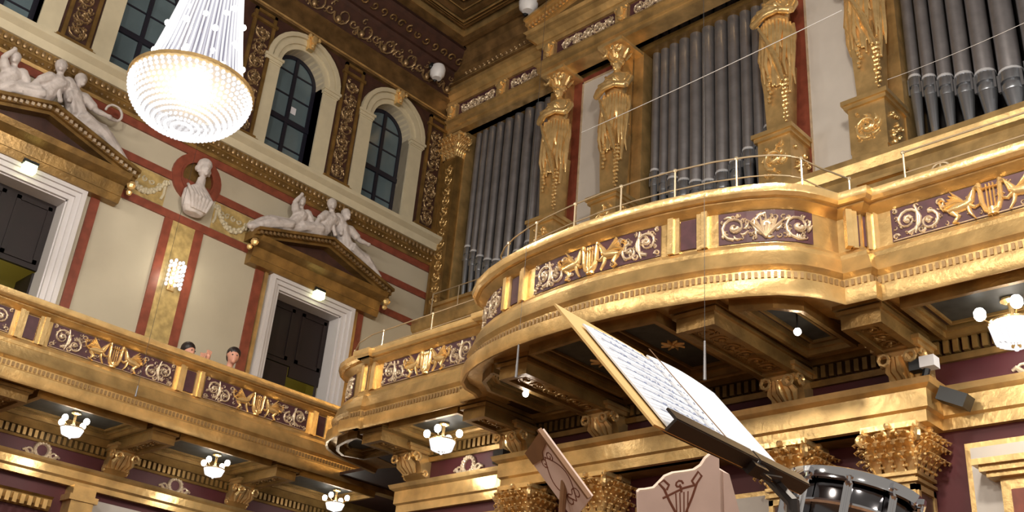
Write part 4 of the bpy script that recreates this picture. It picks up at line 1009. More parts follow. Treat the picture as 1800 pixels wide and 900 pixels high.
# ------------------------------------------------------------------ lower left wall mouldings
ltrim(60, [(0, 4.66), (.015, 4.66), (.015, 4.88), (0, 4.88)], MAROON)
ltrim(61, [(0, 4.40), (.16, 4.40), (.16, 4.47), (.19, 4.50), (.19, 4.60), (.23, 4.63), (.25, 4.66), (0, 4.66)], GOLD)
ltrim(62, [(0, 4.88), (.05, 4.88), (.07, 4.91), (0, 4.91)], GOLDD); ltrim(63, [(0, 5.02), (.12, 5.02), (.18, 5.08), (.22, 5.12), (.22, 5.205), (0, 5.205)], GOLDD)
d = MB(); dent(d, (0, -13.5), (0, -.3), 4.915, 5.015, .09, .08); struct(d.build('trim_64', GOLDD))
ltrim(65, [(0, 3.0), (.05, 3.0), (.05, 4.40), (0, 4.40)], MAROON)
ltrim(66, [(0, 4.02), (.09, 4.02), (.13, 4.08), (.13, 4.17), (.17, 4.20), (0, 4.20)], GOLDD, [(0, -14), (0, -6.15)])
d = MB(); dent(d, (.05, -13.5), (.05, -6.2), 4.03, 4.15, .12, .10); struct(d.build('trim_67', GOLD))
for k, (a, c) in enumerate(((-5.25, -4.6), (-3.6, -1.2))): struct(MB().box(.05, .09, a-.4, c, 3.0, 4.30).build('trim_%d' % (68+k), PALE))
b = MB(); b.box(.05, .30, -5.98, -5.66, 2.0, 4.40); b.box(.05, .33, -6.02, -5.62, 4.2, 4.28); struct(b.build('trim_70', GOLD))

# ------------------------------------------------------------------ ceiling lamps under the balconies
def balcony_lamp(x, y, label, s=1., z=5.19):
    t = thing('balcony_lamp', label, 'ceiling lamp', (x, y, z-.42), 'crystal bowl lamps under the balconies')
    st = MB(); st.lathe([(.06*s, z), (.065*s, z-.02), (.02*s, z-.04), (.015*s, z-.2)], 14, (x, y, 0))
    for k in range(4):
        a = 2*pi*k/4+.5; st.tube([(x, y, z-.20), (x+.13*s*cos(a), y+.13*s*sin(a), z-.21), (x+.20*s*cos(a), y+.20*s*sin(a), z-.17)], .006*s, 5)
    st.lathe([(.15*s, z-.205), (.158*s, z-.21), (.158*s, z-.225), (.15*s, z-.225)], 20, (x, y, 0)); st.build('bracket', GOLDB, t, smooth=True)
    b = MB(); b.lathe([(.148*s*cos(a), z-.22-.12*s*sin(a)) for a in [pi/2*i/7 for i in range(8)]], 20, (x, y, 0)); b.build('glass_bowl', BOWL, t, smooth=True)
    b = MB()
    for k in range(20): a = 2*pi*k/20; b.tube([(x+.152*s*cos(a), y+.152*s*sin(a), z-.22), (x+.12*s*cos(a), y+.12*s*sin(a), z-.30*s-.02), (x+.05*s*cos(a), y+.05*s*sin(a), z-.345*s)], .008*s, 4)
    b.ball((x, y, z-.36*s), .02*s, 6); b.build('crystal_beads', CRYS, t, smooth=True)
    for k in range(4):
        a = 2*pi*k/4+.5; b = MB(); b.ball((x+.20*s*cos(a), y+.20*s*sin(a), z-.13), .043*s, 10, (1, 1, 1.15)); b.build('bulb', BULB, t, smooth=True)
    l = point_light('balcony_level_light', (x, y, z-.5), 12*s, (1, .93, .8), .12)
    l2 = point_light('balcony_level_light', (x, y, z-.13), 3.5*s, (1, .96, .9), .04)
balcony_lamp(.80, -6.42, 'leftmost crystal bowl lamp under the left balcony', .95)
balcony_lamp(.80, -4.27, 'second crystal bowl lamp from the left under the left balcony', .95)
balcony_lamp(.80, -2.08, 'lamp under the left balcony cut by the bottom edge below the organ corner', .95)
balcony_lamp(4.86, -3.60, 'crystal bowl lamp under the left part of the organ balcony', 1.05)
balcony_lamp(11.64, -3.55, 'large bright crystal bowl lamp at the right edge under the organ balcony', 1.22)
def small_bulb(x, y, z, label):
    t = thing('small_bulb', label, 'lamp', (x, y, z-.05), 'small bare bulbs under the bow')
    MB().tube([(x, y, 5.2), (x, y, z+.03)], .008, 6).build('wire', BPLAST, t); MB().ball((x, y, z), .035, 10).build('bulb', BULB, t, smooth=True)
    point_light('small_bulb_light', (x, y, z-.07), 2.2, (1, .95, .9), .04)
small_bulb(6.92, -4.33, 4.98, 'small bare bulb under the left side of the bow')
small_bulb(10.06, -4.22, 5.02, 'small bare bulb under the right side of the bow')

# ------------------------------------------------------------------ brass rails on the organ balcony
def brass_rail(name, path, z0, z1, npost, label, ends=False, mid=True):
    t = thing('brass_railing', label, 'railing', (path[len(path)//2][0], path[len(path)//2][1], z0))
    L = arclen(path)
    MB().tube([(p[0], p[1], z1) for p in path], .009, 6).build('top_rail', BRASS, t, smooth=True)
    if mid: MB().tube([(p[0], p[1], z0+(z1-z0)*.52) for p in path], .007, 6).build('middle_rail', BRASS, t, smooth=True)
    for k in range(npost):
        s_ = L[-1]*k/(npost-1)*.9999; i = max(j for j in range(len(L)-1) if L[j] <= s_); q = (s_-L[i])/(L[i+1]-L[i]); x = path[i][0]+(path[i+1][0]-path[i][0])*q; y = path[i][1]+(path[i+1][1]-path[i][1])*q
        b = MB(); b.tube([(x, y, z0), (x, y, z1)], .010, 6); b.lathe([(.03, z0), (.03, z0+.015), (.018, z0+.03)], 8, (x, y, 0)); b.ball((x, y, z1), .022, 6); b.build('post', BRASS, t, smooth=True)
rp = [(p[0]-n[0]*.30, p[1]-n[1]*.30) for p, n in offsets(bow)][1:-1]
rp2 = [(6.42, -4.2)] + [p for p in rp if p[1] < -4.3] + [(10.28, -4.05), (10.40, -3.72)]
brass_rail('r', rp2, 6.25, 6.70, 9, 'thin curved brass railing on top of the bowed organ balcony')
brass_rail('r', [(2.6, -3.45), (2.9, -3.62), (3.3, -3.72), (5.6, -3.78)], 6.25, 6.68, 4, 'thin brass railing on the straight left part of the organ balcony')
brass_rail('r', [(11.0, -3.86), (14.5, -3.86)], 6.25, 6.70, 4, 'thin brass railing on the right part of the organ balcony')
t = thing('brass_railing', 'thin brass railing in front of the corner-side pipe feet', 'railing', (1.2, -.4, 8.86))
MB().tube([(.5, -.36, 9.30), (2.6, -.36, 9.30)], .012, 6).build('top_rail', BRASS, t); 
for x in (.5, 1.2, 1.9, 2.6): MB().tube([(x, -.36, 8.86), (x, -.36, 9.31)], .012, 6).build('post', BRASS, t)
for k, (x, y) in enumerate(((7.9, -4.6), (9.6, -4.45), (11.3, -3.8))):
    b = MB(); b.tube([(x+.09*cos(a), y, 6.42+.09*sin(a)) for a in [2*pi*i/14 for i in range(15)]], .012, 5); b.tube([(x+.05*cos(a), y, 6.42+.05*sin(a)) for a in [.6*i for i in range(11)]], .01, 5)
    for q in (-1, 1): b.tube([(x+q*(.13+.04*cos(a)), y, 6.40+.04*sin(a)) for a in [.6*i for i in range(11)]], .01, 5)
    b.tube([(x, y, 6.25), (x, y, 6.51)], .008, 5)
    tag(b.build('brass_scrollwork', BRASS, smooth=True), ['brass scroll ornament on the bow railing before the pale panel', 'brass scroll ornament on the bow railing before the middle pipes', 'brass scroll ornament on the right railing before the big pipes'][k], 'ornament', 'brass scroll ornaments on the railings')

# ================================================================== CHANDELIER
cx, cy, cz = 4.29, -7.55, 8.16
R0 = .70
t = thing('crystal_chandelier', 'huge glowing crystal chandelier with round bowl and tent of bead strings', 'chandelier', (cx, cy, cz-.5))
b = MB(); b.lathe([(R0+.0, cz), (R0+.02, cz+.01), (R0+.02, cz+.05), (R0, cz+.06), (R0-.03, cz+.05), (R0-.03, cz+.01)], 48, (cx, cy, 0)); b.lathe([(.30, cz+1.62), (.33, cz+1.64), (.33, cz+1.68), (.28, cz+1.7)], 30, (cx, cy, 0))
b.build('gilded_ring', GOLDB, t, smooth=True)
b = MB(); b.lathe([(R0*.955*cos(a), cz-.50*sin(a)) for a in [pi/2*i/12 for i in range(13)]], 48, (cx, cy, 0)); b.build('inner_bowl', see_through(mat('lit_inner_bowl', (.002, .002, .002), .4, 0, spec=.02, emit=(1,.97,.98), estr=.72), .5), t, smooth=True)
b = MB()
for k in range(56):
    a = 2*pi*k/56
    for i in range(13):
        e = pi/2*(i+.5)/14; r_ = R0*.985*cos(e); z = cz-.52*sin(e); s_ = .026 if i < 9 else .021
        if i > 9 and k % 2: continue
        b.ball((cx+r_*cos(a+i*.03), cy+r_*sin(a+i*.03), z), s_, 5, (1, 1, 1.1))
b.build('bowl_crystals', mat('bowl_crystal', (.004, .004, .004), .3, 0, spec=.05, emit=(1, .97, .97), estr=1.05), t, smooth=False)
prof = lambda h: .60 - .30*(h**.8)
b = MB()
for k in range(56):
    a = 2*pi*k/56; b.tube([(cx+prof(h)*cos(a), cy+prof(h)*sin(a), cz+.04+1.6*h) for h in [i/8 for i in range(9)]], .0125, 4)
b.build('bead_strings', CRYS, t)
b = MB(); b.lathe([(prof(h)*.9, cz+.06+1.56*h) for h in [i/8 for i in range(9)]], 30, (cx, cy, 0), cap=False); b.build('inner_strands', CRYS2, t, smooth=True)
b = MB()
for k in range(26):
    a = 2*pi*k/26*5; h = (k*7 % 26)/26; b = MB(); b.ball((cx+(prof(h)+.01)*cos(a), cy+(prof(h)+.01)*sin(a), cz+.1+1.5*h), .038, 8); b.build('light_bulb', BULB, t, smooth=True)

b = MB()
for k in range(28): a = 2*pi*k/28; b.tube([(cx+.31*cos(a), cy+.31*sin(a), cz+1.66), (cx+.42*cos(a), cy+.42*sin(a), cz+1.9), (cx+.2*cos(a), cy+.2*sin(a), cz+2.25)], .014, 4)
b.build('crown_strings', CRYS, t)
MB().tube([(cx, cy, cz+2.2), (cx, cy, 14.95)], .02, 6).build('chain', GOLDD, t)
point_light('chandelier_light', (cx, cy, cz-.12), 640, (1, .93, .82), .16)
point_light('chandelier_light', (cx, cy, cz+.8), 420, (1, .93, .82), .14)

# ================================================================== small technical things
def ptz(loc, lab, s=1.):
    x, y, z = loc; t = thing('white_spotlight', lab, 'spotlight', (x, y, z-.2*s))
    b = MB(); b.loft([((x, y, z-.20*s), .10*s, .10*s, (1,0,0), (0,1,0)), ((x, y, z-.12*s), .17*s, .15*s, (1,0,0), (0,1,0)), ((x, y, z+.02*s), .19*s, .16*s, (1,0,0), (0,1,0)), ((x, y, z+.12*s), .15*s, .13*s, (1,0,0), (0,1,0)), ((x, y, z+.16*s), .07*s, .06*s, (1,0,0), (0,1,0))], 16)
    b.build('housing', WPLAST, t, smooth=True)
    b = MB(); b.ball((x-.06*s, y-.15*s, z+.06*s), .06*s, 10); b.box(x-.12*s, x-.04*s, y-.15*s, y-.08*s, z+.04*s, z+.17*s); b.build('lens', BPLAST, t)
    b = MB(); b.tube([(x-.1*s, y, z-.22*s), (x, y+.1*s, z-.1*s)], .04*s, 6); b.build('mount', BPLAST, t)
ptz((.53, -.98, 14.02), 'white spotlight housing hanging in the ceiling corner above the organ', .92)
ptz((2.85, -.85, 14.66), 'white spotlight housing at the foot of the organ gable, top edge', 1.1)
t = thing('security_camera', 'white and black video camera on the corner of the gilded entablature', 'camera', (10.82, -3.42, 4.66))
MB().box(10.80, 10.93, -3.48, -3.36, 4.78, 4.88).build('housing', WPLAST, t); MB().box(10.70, 10.80, -3.47, -3.37, 4.77, 4.87).tube([(10.8, -3.42, 4.66), (10.84, -3.42, 4.78)], .03, 6).build('lens', BPLAST, t)
t = thing('black_loudspeaker', 'black angled speaker box beside the corner of the entablature', 'loudspeaker', (11.0, -3.32, 4.35))
MB().obox((11.02, -3.34, 4.50), ((1, .1, -.5), (0, 1, 0), (.5, 0, 1)), (.12, .08, .06)).build('cabinet', BPLAST, t); MB().tube([(10.9, -3.25, 4.6), (11.0, -3.3, 4.5)], .02, 6).build('arm', BPLAST, t)
t = thing('black_loudspeaker', 'small black box at the left end of the projecting entablature', 'loudspeaker', (5.72, -3.38, 4.55)); MB().box(5.66, 5.82, -3.50, -3.38, 4.60, 4.76).build('cabinet', BPLAST, t); MB().tube([(5.78, -3.4, 4.5), (5.78, -3.4, 4.62)], .02, 6).build('arm', BPLAST, t)
# hanging microphones on thin wires
def hang(x, y, z0, z1, lb, ln=.34):
    t = thing('hanging_microphone', lb, 'microphone', (x, y, z0), 'microphones hanging on thin wires')
    MB().tube([(x, y, z1), (x, y, z0+.12)], .0025, 4).build('wire', BPLAST, t); MB().tube([(x, y, z0), (x, y, z0+ln)], [.014, .009], 8).build('capsule', mat('grey_metal', lin(120, 120, 125), .4, .5), t)
q_ = cray(1239, 668, 8.55)
hang(q_.x, q_.y, q_.z, 14.9, 'grey microphone on a thin wire in front of the bow, above the music book')
q_ = cray(907, 664, 10.2)
hang(q_.x, q_.y, q_.z, 14.9, 'dark microphone on a wire in front of the left side of the bow')
hang(1.9, -6.2, 5.28, 14.9, 'dark microphone hanging before the frieze of the left balcony', .14)
# two slack cables across the hall in front of the organ pipes
def wire(p, q, sag, lb, rr=.0045):
    p, q = Vector(p), Vector(q); tag(MB().tube([p.lerp(q, i/16) - Vector((0, 0, sag*4*(i/16)*(1-i/16))) for i in range(17)], rr, 5).build('steel_cable', mat('steel_cable_grey', (.6, .6, .62), .4, .3)), lb, 'cable', 'cables stretched before the organ')

# ================================================================== people on the balcony
def seated(x, y, face, shirt, label, hz, arm=False, lean=0.):
    """person seated behind the left parapet; hz = height of head centre"""
    t = thing('person', label, 'person', (x-.1, y, FL))
    s = hz - 1.23 - FL
    z = lambda h: FL + h + s*min(1, h/.45)
    J = dict(pel=(x-.18, y, z(.5)), chest=(x-.10+lean, y, z(.88)), neck=(x-.06+lean, y, z(1.08)), head=(x+lean, y, hz), face=face,
             shl=(x-.08+lean, y-.19, z(.98)), shr=(x-.08+lean, y+.19, z(.98)), ell=(x+.0, y-.26, z(.72)), elr=(x+.02, y+.25, z(.72)), hal=(x+.2, y-.14, z(.72)), har=(x+.2, y+.12, z(.72)),
             hil=(x-.16, y-.1, z(.48)), hir=(x-.16, y+.1, z(.48)), knl=(x+.14, y-.12, z(.45)), knr=(x+.14, y+.12, z(.45)), fol=(x+.12, y-.12, FL+.05), **{'for': (x+.12, y+.12, FL+.05)})
    if arm: J['elr'] = (x+.08, y+.26, z(.92)); J['har'] = (x+.18, y+.22, z(1.20)); J['ell'] = (x+.1, y-.1, z(.92)); J['hal'] = (x+.2, y+.12, z(1.12))
    body = fig('body', SKIN, t, J, 1., .02, drape=False)
    b = MB(); h = Vector(J['head']); fd = Vector(face).normalized()
    b.ball(h - fd*.03 + Vector((0, 0, .055)), .112, 14, (1, .95, .95)); b.ball(h - fd*.055, .10, 12, (1, 1, 1.1)); b.build('hair', HAIR, t, smooth=True, remesh=.014)
    c = MB()
    c.loft([(Vector(J['pel'])-Vector((0,0,.05)), .15, .19, (1,0,0), (0,1,0)), (Vector(J['pel']).lerp(Vector(J['chest']), .5), .15, .18, (1,0,0), (0,1,0)), (Vector(J['chest']), .16, .22, (1,0,0), (0,1,0)), (Vector(J['chest'])+Vector((0,0,.12)), .12, .2, (1,0,0), (0,1,0)), (Vector(J['neck'])-Vector((0,0,.02)), .07, .08, (1,0,0), (0,1,0))], 14)
    for q in 'lr': c.tube([J['sh'+q], J['el'+q], Vector(J['el'+q]).lerp(Vector(J['ha'+q]), .7)], [.085, .065, .05], 10); c.ball(J['sh'+q], .085, 8)
    c.build('shirt', shirt, t, smooth=True, remesh=.02)
    tr = MB()
    for q in 'lr': tr.tube([J['hi'+q], J['kn'+q], Vector(J['kn'+q]).lerp(Vector(J['fo'+q]), .9)], [.13, .09, .065], 10)
    tr.build('trousers', SHIRT2, t, smooth=True, remesh=.02)
    if arm:
        for q in ('l', 'r'):
            hh = Vector(J['ha'+q]); f_ = MB()
            for k in range(4): f_.tube([hh+Vector((.0, -.03+.02*k, .03)), hh+Vector((.01, -.032+.022*k, .075)), hh+Vector((-.012, -.032+.022*k, .10-.006*abs(k-1.5)))], [.010, .009, .007], 6)
            f_.tube([hh+Vector((0, -.035, 0)), hh+Vector((.0, -.062, .035))], [.011, .008], 6); f_.build('fingers', SKIN, t, smooth=True)
    e = MB()
    sd = Vector((0,0,1)).cross(fd)
    for q in (-1, 1): e.ball(h + fd*.088 + sd*q*.034 + Vector((0,0,.02)), .011, 6)
    e.build('eyes', BPLAST, t, smooth=True)
    ch = thing('balcony_chair', 'dark balcony seat under ' + label.split(',')[0], 'chair', (x-.2, y, FL))
    MB().box(x-.42, x+.06, y-.23, y+.23, z(.36)-.04, z(.36)).build('seat', DARKW, ch); MB().box(x-.44, x-.40, y-.23, y+.23, z(.36), z(.82)).build('backrest', DARKW, ch)
    for qx in (-.40, .04):
        for qy in (-.2, .2): MB().box(x+qx-.02, x+qx+.02, y+qy-.02, y+qy+.02, FL, z(.36)-.04).build('leg', DARKW, ch)
seated(.84, -4.36, (1, -.35, -.2), SHIRT, 'person in a pale shirt, dark-haired, looking over the left balcony rail', 6.65)
seated(.82, -5.07, (1, .3, -.1), SHIRT2, 'person with raised hands, only dark hair and brow above the rail', 6.49, True)

# ================================================================== FOREGROUND
sg = thing('stage_platform', 'wooden stage platform with stepped risers below the organ wall', 'stage', (9.5, -6.5, 0))
MB().box(4.0, 16.6, -10.9, -3.8, 0, .55).build('deck', STAGE, sg); MB().box(5.5, 16.6, -9.0, -3.8, .55, .75).build('riser', STAGE, sg); MB().box(5.5, 16.6, -7.9, -3.8, .75, 1.55).build('riser', STAGE, sg)

# music stand with an open book
TL, TR, BR, BL = [Vector(p) for p in ((13.173, -10.708, 2.072), (13.083, -10.096, 2.115), (13.266, -10.053, 1.882), (13.356, -10.665, 1.839))]
U = (TR-TL).normalized(); Vd = (BL-TL).normalized(); Nn = U.cross(Vd).normalized()
if (CAM-TL).dot(Nn) < 0: Nn = -Nn
Wd = (TR-TL).length; Hd = (BL-TL).length
def desk(u, v, e=0): return TL + U*u + Vd*v + Nn*e
ms = thing('music_stand', 'black metal music stand holding the big open score', 'music stand', (13.3, -10.4, .55))
b = MB(); b.obox(desk(Wd/2, Hd*.55, -.020), (U, Vd, Nn), (Wd*.40, Hd*.40, .003)); b.build('desk_plate', BLKMET, ms)
b = MB()
for u0, u1 in ((.02, Wd*.565), (Wd*.585, Wd-.01)):
    b.obox(desk((u0+u1)/2, Hd+.006, .004), (U, Vd, Nn), ((u1-u0)/2, .0025, .013)); b.obox(desk((u0+u1)/2, Hd-.007, .0165), (U, Vd, Nn), ((u1-u0)/2, .013, .0025))
b.build('lip', BLKMET, ms)
b = MB(); b.obox(desk(Wd*.575, Hd+.014, -.0), (U, Vd, Nn), (.03, .008, .012)); b.tube([desk(Wd*.56, Hd+.01, -.0), desk(Wd*.64, Hd+.03, .0)], .005, 6); b.tube([desk(Wd*.6, Hd+.01, -.01), desk(Wd*.72, Hd+.022, .01)], .004, 6); b.build('clamp', BLKMET, ms)
pc = cray(1394, 884, 2.02)
b = MB(); b.tube([desk(Wd*.88, Hd*.6, -.028), pc, (pc.x, pc.y, pc.z-.10), (pc.x, pc.y, .62)], .013, 8); b.build('pole', BLKMET, ms, smooth=True)
for k in range(3): a = 2*pi*k/3+.4; MB().tube([(pc.x-.04, pc.y, .85), (pc.x-.04+.3*cos(a), pc.y+.3*sin(a), .565)], .010, 6).build('leg', BLKMET, ms)
bk = thing('open_score', 'large open music score with white pages and tan cover on the stand', 'music book', tuple(desk(Wd/2, Hd, 0)))
# tan cover behind the left page
b = MB(); cv = [(-.012, -.012), (Wd*.50, -.008), (Wd*.505, Hd), (-.008, Hd)]
b.prism([desk(u, v, -.014) for u, v in cv], Nn*.004)
b.prism([desk(u, v, -.014) for u, v in ((Wd*.49, 0), (Wd+.01, .0), (Wd+.01, Hd), (Wd*.49, Hd))], Nn*.004); b.build('cover', PAPERC, bk)
def page(u0, u1, bulge, flip, name, m_, top=.02):
    b = MB(); n = 14; vs = []
    for side in (0, 1):
        for i in range(n+1):
            q = i/n; k = q if flip else 1-q              # k=0 at the spine
            e = -.008 + bulge*sin(pi*min(1, k*1.0))**1.0*(1-.35*k) + .004 - side*.003
            for v in (top, Hd-.002): vs.append(desk(u0+(u1-u0)*q, v, e))
    N = 2*(n+1)
    fs = [(2*i, 2*i+2, 2*i+3, 2*i+1) for i in range(n)] + [(N+2*i+1, N+2*i+3, N+2*i+2, N+2*i) for i in range(n)]
    fs += [(2*i, N+2*i, N+2*i+2, 2*i+2) for i in range(n)] + [(2*i+1, 2*i+3, N+2*i+3, N+2*i+1) for i in range(n)] + [(0, 1, N+1, N), (2*n, N+2*n, N+2*n+1, 2*n+1)]
    b.add(vs, fs); return b.build(name, m_, bk, smooth=True)
pl_ = page(.035, Wd*.485, .006, False, 'left_page', PAPER, .03); pr_ = page(Wd*.492, Wd-.004, .007, True, 'right_page', PAPER, .004)
b = MB(); rnd = random.Random(5)
for k in range(9):
    v = .05+.026*k
    b.obox(desk(Wd*.25, v+.004, .0043), (U, Vd, Nn), (Wd*.19, .0009, .0003))
    for j in range(26): b.obox(desk(.07+Wd*.38*rnd.random(), v+.008*rnd.random(), .005), (U, Vd, Nn), (.0022, .0014, .0004))
b.build('notes', INK, pl_)

b = MB(); b.prism([desk(Wd*.484, .0, .0075), desk(Wd*.494, .0, .0075), desk(Wd*.494, Hd, .0075), desk(Wd*.484, Hd, .0075)], Nn*.0008); b.build('gutter', WOODE, bk)
# wooden orchestra desks with inlaid ornament
def rim(b, poly, N, m): b.prism(poly, N)
P0 = [Vector(p) for p in ((10.077, -7.43, 3.234), (10.307, -7.21, 2.848), (10.052, -7.071, 2.775), (9.822, -7.291, 3.161))]     # right-top apex, right-bottom, left-bottom, left-top
u1 = (P0[1]-P0[0]).normalized(); v1 = (P0[3]-P0[0]).normalized(); n1 = u1.cross(v1).normalized()
if (CAM-P0[0]).dot(n1) < 0: n1 = -n1
L1 = (P0[1]-P0[0]).length; L2 = (P0[3]-P0[0]).length
wd = thing('wooden_desk', 'leaning wooden orchestra desk with swan-like inlay, left of the score', 'music desk', (10.0, -7.2, 1.55))
D1 = lambda u, v, e=0: P0[0] + u1*u + v1*v + n1*e
b = MB(); b.prism([D1(0, 0), D1(L1, 0), D1(L1*1.02, L2), D1(L1*.12, L2*1.02), D1(0, L2*.98)], n1*-.02); b.build('panel', WOODL, wd)
b = MB(); b.prism([D1(-.01, -.012), D1(L1, -.012), D1(L1, .006), D1(-.01, .006)], n1*.03); b.build('edge_strip', WOODE, wd)
b = MB(); b.prism([D1(0, 0, .001), D1(.07, .012, .001), D1(.09, L2*.45, .001), D1(.12, L2*.55, .001), D1(.09, L2, .001), D1(0, L2, .001)], n1*.006); b.build('dark_corner', WOODE, wd)
b = MB(); fn = lambda u, v, e: D1(u, v, e*.2)
b.stroke([(.12+.33*t_, L2*.5+L2*.30*sin(pi*t_)*1) for t_ in [i/12 for i in range(13)]], .010, .01, fn); b.stroke([(.12+.33*t_, L2*.5-L2*.30*sin(pi*t_)) for t_ in [i/12 for i in range(13)]], .010, .01, fn)
b.stroke(spiral(.14, L2*.62, .035, .01, 1.2, 0, 10), .009, .01, fn); b.stroke(spiral(.14, L2*.36, .035, .01, -1.2, 0, 10), .009, .01, fn)
b.stroke(spiral(.42, L2*.35, .045, .012, 1.1, 2, 10), .009, .01, fn); b.stroke(spiral(.42, L2*.65, .045, .012, -1.1, -2, 10), .009, .01, fn)
b.build('inlay', INLAY, wd)
pb = D1(L1*.6, L2*.5, -.02)
MB().tube([pb, (pb.x-.05, pb.y+.05, pb.z-.2), (pb.x-.05, pb.y+.05, 1.6)], .022, 8).build('post', WOODE, wd); MB().box(pb.x-.25, pb.x+.15, pb.y-.15, pb.y+.25, 1.55, 1.6).build('foot', WOODE, wd)

wd = thing('wooden_desk', 'upright wooden orchestra desk with scrolled top edge and lyre inlay below the score', 'music desk', tuple(cray(1200, 980, 5.0)))
o = cray(1124, 980, 5.0); e1 = cray(1268, 953, 5.05)-o; up = cray(1121, 868, 5.0)-o; nn = e1.cross(up).normalized()
if (CAM-o).dot(nn) < 0: nn = -nn
W2 = e1.length; e1.normalize(); H2 = up.length; up.normalize()
D2 = lambda u, v, e=0: o + e1*u*W2 + up*v*H2 + nn*e
top = [(0, 1.0), (.03, 1.03), (.10, 1.02), (.20, 1.02), (.26, 1.08), (.34, 1.17), (.44, 1.20), (.60, 1.19), (.70, 1.19), (.78, 1.24), (.84, 1.34), (.90, 1.39), (.96, 1.37), (1.0, 1.30)]
b = MB(); b.prism([D2(u, v) for u, v in [(0, 0)] + top + [(1.0, 0)]], nn*-.03); b.build('panel', WOODL, wd)
b = MB()
for (a, c) in zip(top[:-1], top[1:]): b.prism([D2(*a), D2(*c), D2(c[0], c[1]+.025), D2(a[0], a[1]+.025)], nn*-.034)
b.build('top_edge', mat('edge_wood', lin(220, 200, 186), .5), wd)
b = MB(); fn = lambda u, v, e: D2(u/W2, v/H2, e*.2); w2, h2 = W2, H2
for q in (-1, 1):
    c_ = .52; b.stroke([((c_+q*x_)*w2, y_*h2) for x_, y_ in ((.05, .55), (.14, .80), (.20, 1.0), (.26, 1.1), (.20, 1.14) if q < 0 else (.22, 1.18), (.14, 1.05), (.17, .98))], .012, .01, fn)
b.stroke([(.30*w2, .86*h2), (.55*w2, .96*h2), (.72*w2, .98*h2)], .012, .01, fn)
for k in range(4): b.stroke([((.46+.05*k)*w2, .9*h2), ((.47+.04*k)*w2, .4*h2)], .006, .01, fn)
b.stroke(spiral(.5*w2, 1.03*h2, .022, .006, 1, 0, 8), .01, .01, fn); b.stroke([(.52*w2, 1.0*h2), (.53*w2, .9*h2)], .012, .01, fn)
b.build('inlay', INLAY, wd)
b = MB(); b.prism([D2(1.05, 1.1), D2(1.12, 1.05), D2(1.22, .5), D2(1.30, 0), D2(1.05, 0)], nn*-.30); b.build('side_board', WOODL, wd)
pb = D2(.5, .2, -.04); MB().tube([pb, (pb.x, pb.y, 1.6)], .03, 8).build('post', WOODE, wd); MB().box(pb.x-.2, pb.x+.2, pb.y-.2, pb.y+.2, 1.55, 1.6).build('foot', WOODE, wd)

# chrome snare drum on its stand
c0 = cray(1492, 920, 2.85); ax = (ROT.transposed() @ Vector((.30, -.86, .40))); ax.normalize()
X_ = ax.cross(Vector((0,1,0))).normalized(); Y_ = ax.cross(X_)
dr = thing('snare_drum', 'chrome snare drum with many lugs at the bottom right', 'drum', (c0.x, c0.y, c0.z-.12))
RD = .168; hh = .072; AX = (X_, Y_, ax)
MB().lathe([(RD-.006, -hh), (RD-.004, -.008), (RD+.002, 0), (RD-.004, .008), (RD-.006, hh)], 40, c0, AX).build('shell', mat('dark_reflection_chrome', (.16, .155, .165), .12, 1.), dr, smooth=True)  # shell chrome darkened in colour to paint the dark hall it mirrors
for q in (-1, 1):
    MB().lathe([(RD+.004, q*hh), (RD+.007, q*(hh-.012)), (RD+.017, q*(hh-.010)), (RD+.014, q*(hh)), (RD+.016, q*(hh+.02)), (RD+.008, q*(hh+.024)), (RD+.006, q*(hh+.012))], 40, c0, AX).build('hoop', CHROME, dr, smooth=True)
    MB().lathe([(0, q*(hh+.010)), (RD+.003, q*(hh+.010)), (RD+.003, q*(hh+.007)), (0, q*(hh+.007))], 40, c0, AX).build('drumhead', mat('drumhead', lin(225, 222, 215), .6), dr)
MB().lathe([(RD, -.006), (RD+.009, -.006), (RD+.012, 0), (RD+.009, .006), (RD, .006)], 40, c0, AX).build('centre_band', CHROME, dr, smooth=True)
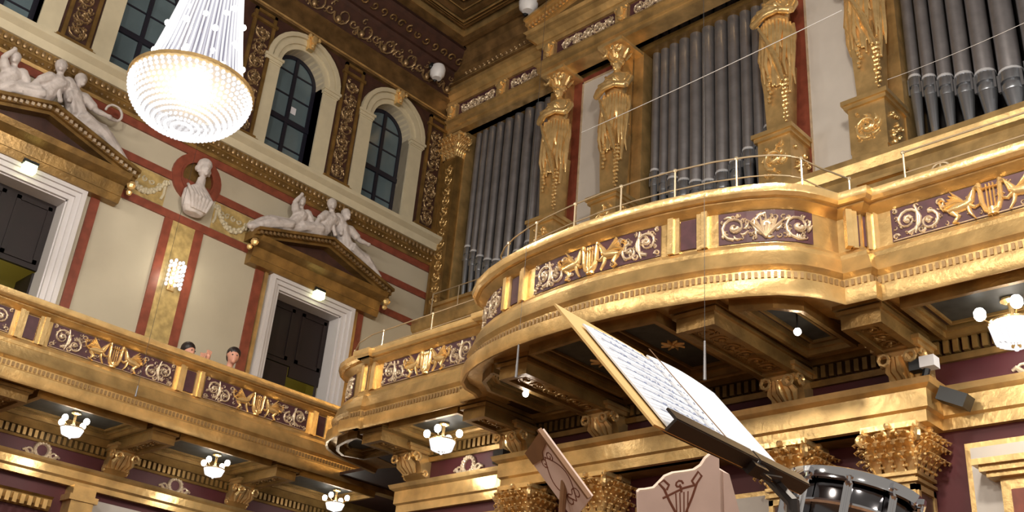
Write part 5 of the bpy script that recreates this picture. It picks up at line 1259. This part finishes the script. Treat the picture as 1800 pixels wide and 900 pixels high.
for k in range(10):
    a = 2*pi*k/10+.1; dv = X_*cos(a)+Y_*sin(a); tv = ax.cross(dv)
    b = MB(); b.obox(c0+dv*(RD+.008), (dv, tv, ax), (.011, .011, .052)); b.tube([c0+dv*(RD+.018)-ax*(hh+.014), c0+dv*(RD+.018)+ax*(hh+.014)], .0035, 6)
    for q in (-1, 1): b.obox(c0+dv*(RD+.018)+ax*q*(hh+.008), (dv, tv, ax), (.006, .009, .007)); b.ball(c0+dv*(RD+.012)+ax*q*.052, .012, 8)
    b.build('lug', CHROME, dr, smooth=True, angle=30)
sn = thing('drum_stand', 'chrome stand basket under the snare drum', 'stand', (c0.x, c0.y, .55))
b = MB(); c1 = c0-ax*(hh+.05)
for k in range(3):
    a = 2*pi*k/3; dv = X_*cos(a)+Y_*sin(a); b.tube([c1-ax*.05, c1+dv*(RD+.02), c1+dv*(RD+.03)+ax*.03], .007, 6)
b.tube([c1-ax*.05, (c1.x, c1.y, c1.z-.2), (c1.x, c1.y, .85)], .014, 8)
for k in range(3): a = 2*pi*k/3; b.tube([(c1.x, c1.y, 1.0), (c1.x+.25*cos(a), c1.y+.25*sin(a), .56)], .009, 6)
b.build('tripod', CHROME, sn, smooth=True)
# larger drum whose rim just shows left of the snare
c2 = cray(1345, 986, 3.5)
bd_ = thing('tom_drum', 'black drum with chrome hoop whose rim shows left of the snare drum', 'drum', (c2.x, c2.y, c2.z-.25))
MB().lathe([(.17, -.22), (.17, .0)], 36, c2).build('shell', BPLAST, bd_, smooth=True)
MB().lathe([(.172, .085), (.182, .085), (.184, .108), (.174, .112)], 36, c2).build('hoop', CHROME, bd_, smooth=True)
MB().lathe([(.171, .0), (.171, .10), (0, .10)], 36, c2).build('collar', BPLAST, bd_, smooth=True)
b = MB(); b.tube([(c2.x, c2.y, c2.z-.22), (c2.x, c2.y, .75)], .015, 8)
for k in range(3): a = 2*pi*k/3; b.tube([(c2.x, c2.y, 1.0), (c2.x+.25*cos(a), c2.y+.25*sin(a), .76)], .01, 6)
b.build('stand_leg', CHROME, bd_)

# cables: from the organ statues to the right, in front of the pipes
wire(cray(1022, 233, 13.2), cray(1480, 18, 10.5), .02, 'pale cable slanting upwards across the middle organ pipes')
wire(cray(1560, 140, 10.5), cray(1805, 38, 9.2), .02, 'thin pale cable slanting across the right-hand organ pipes', .0022)
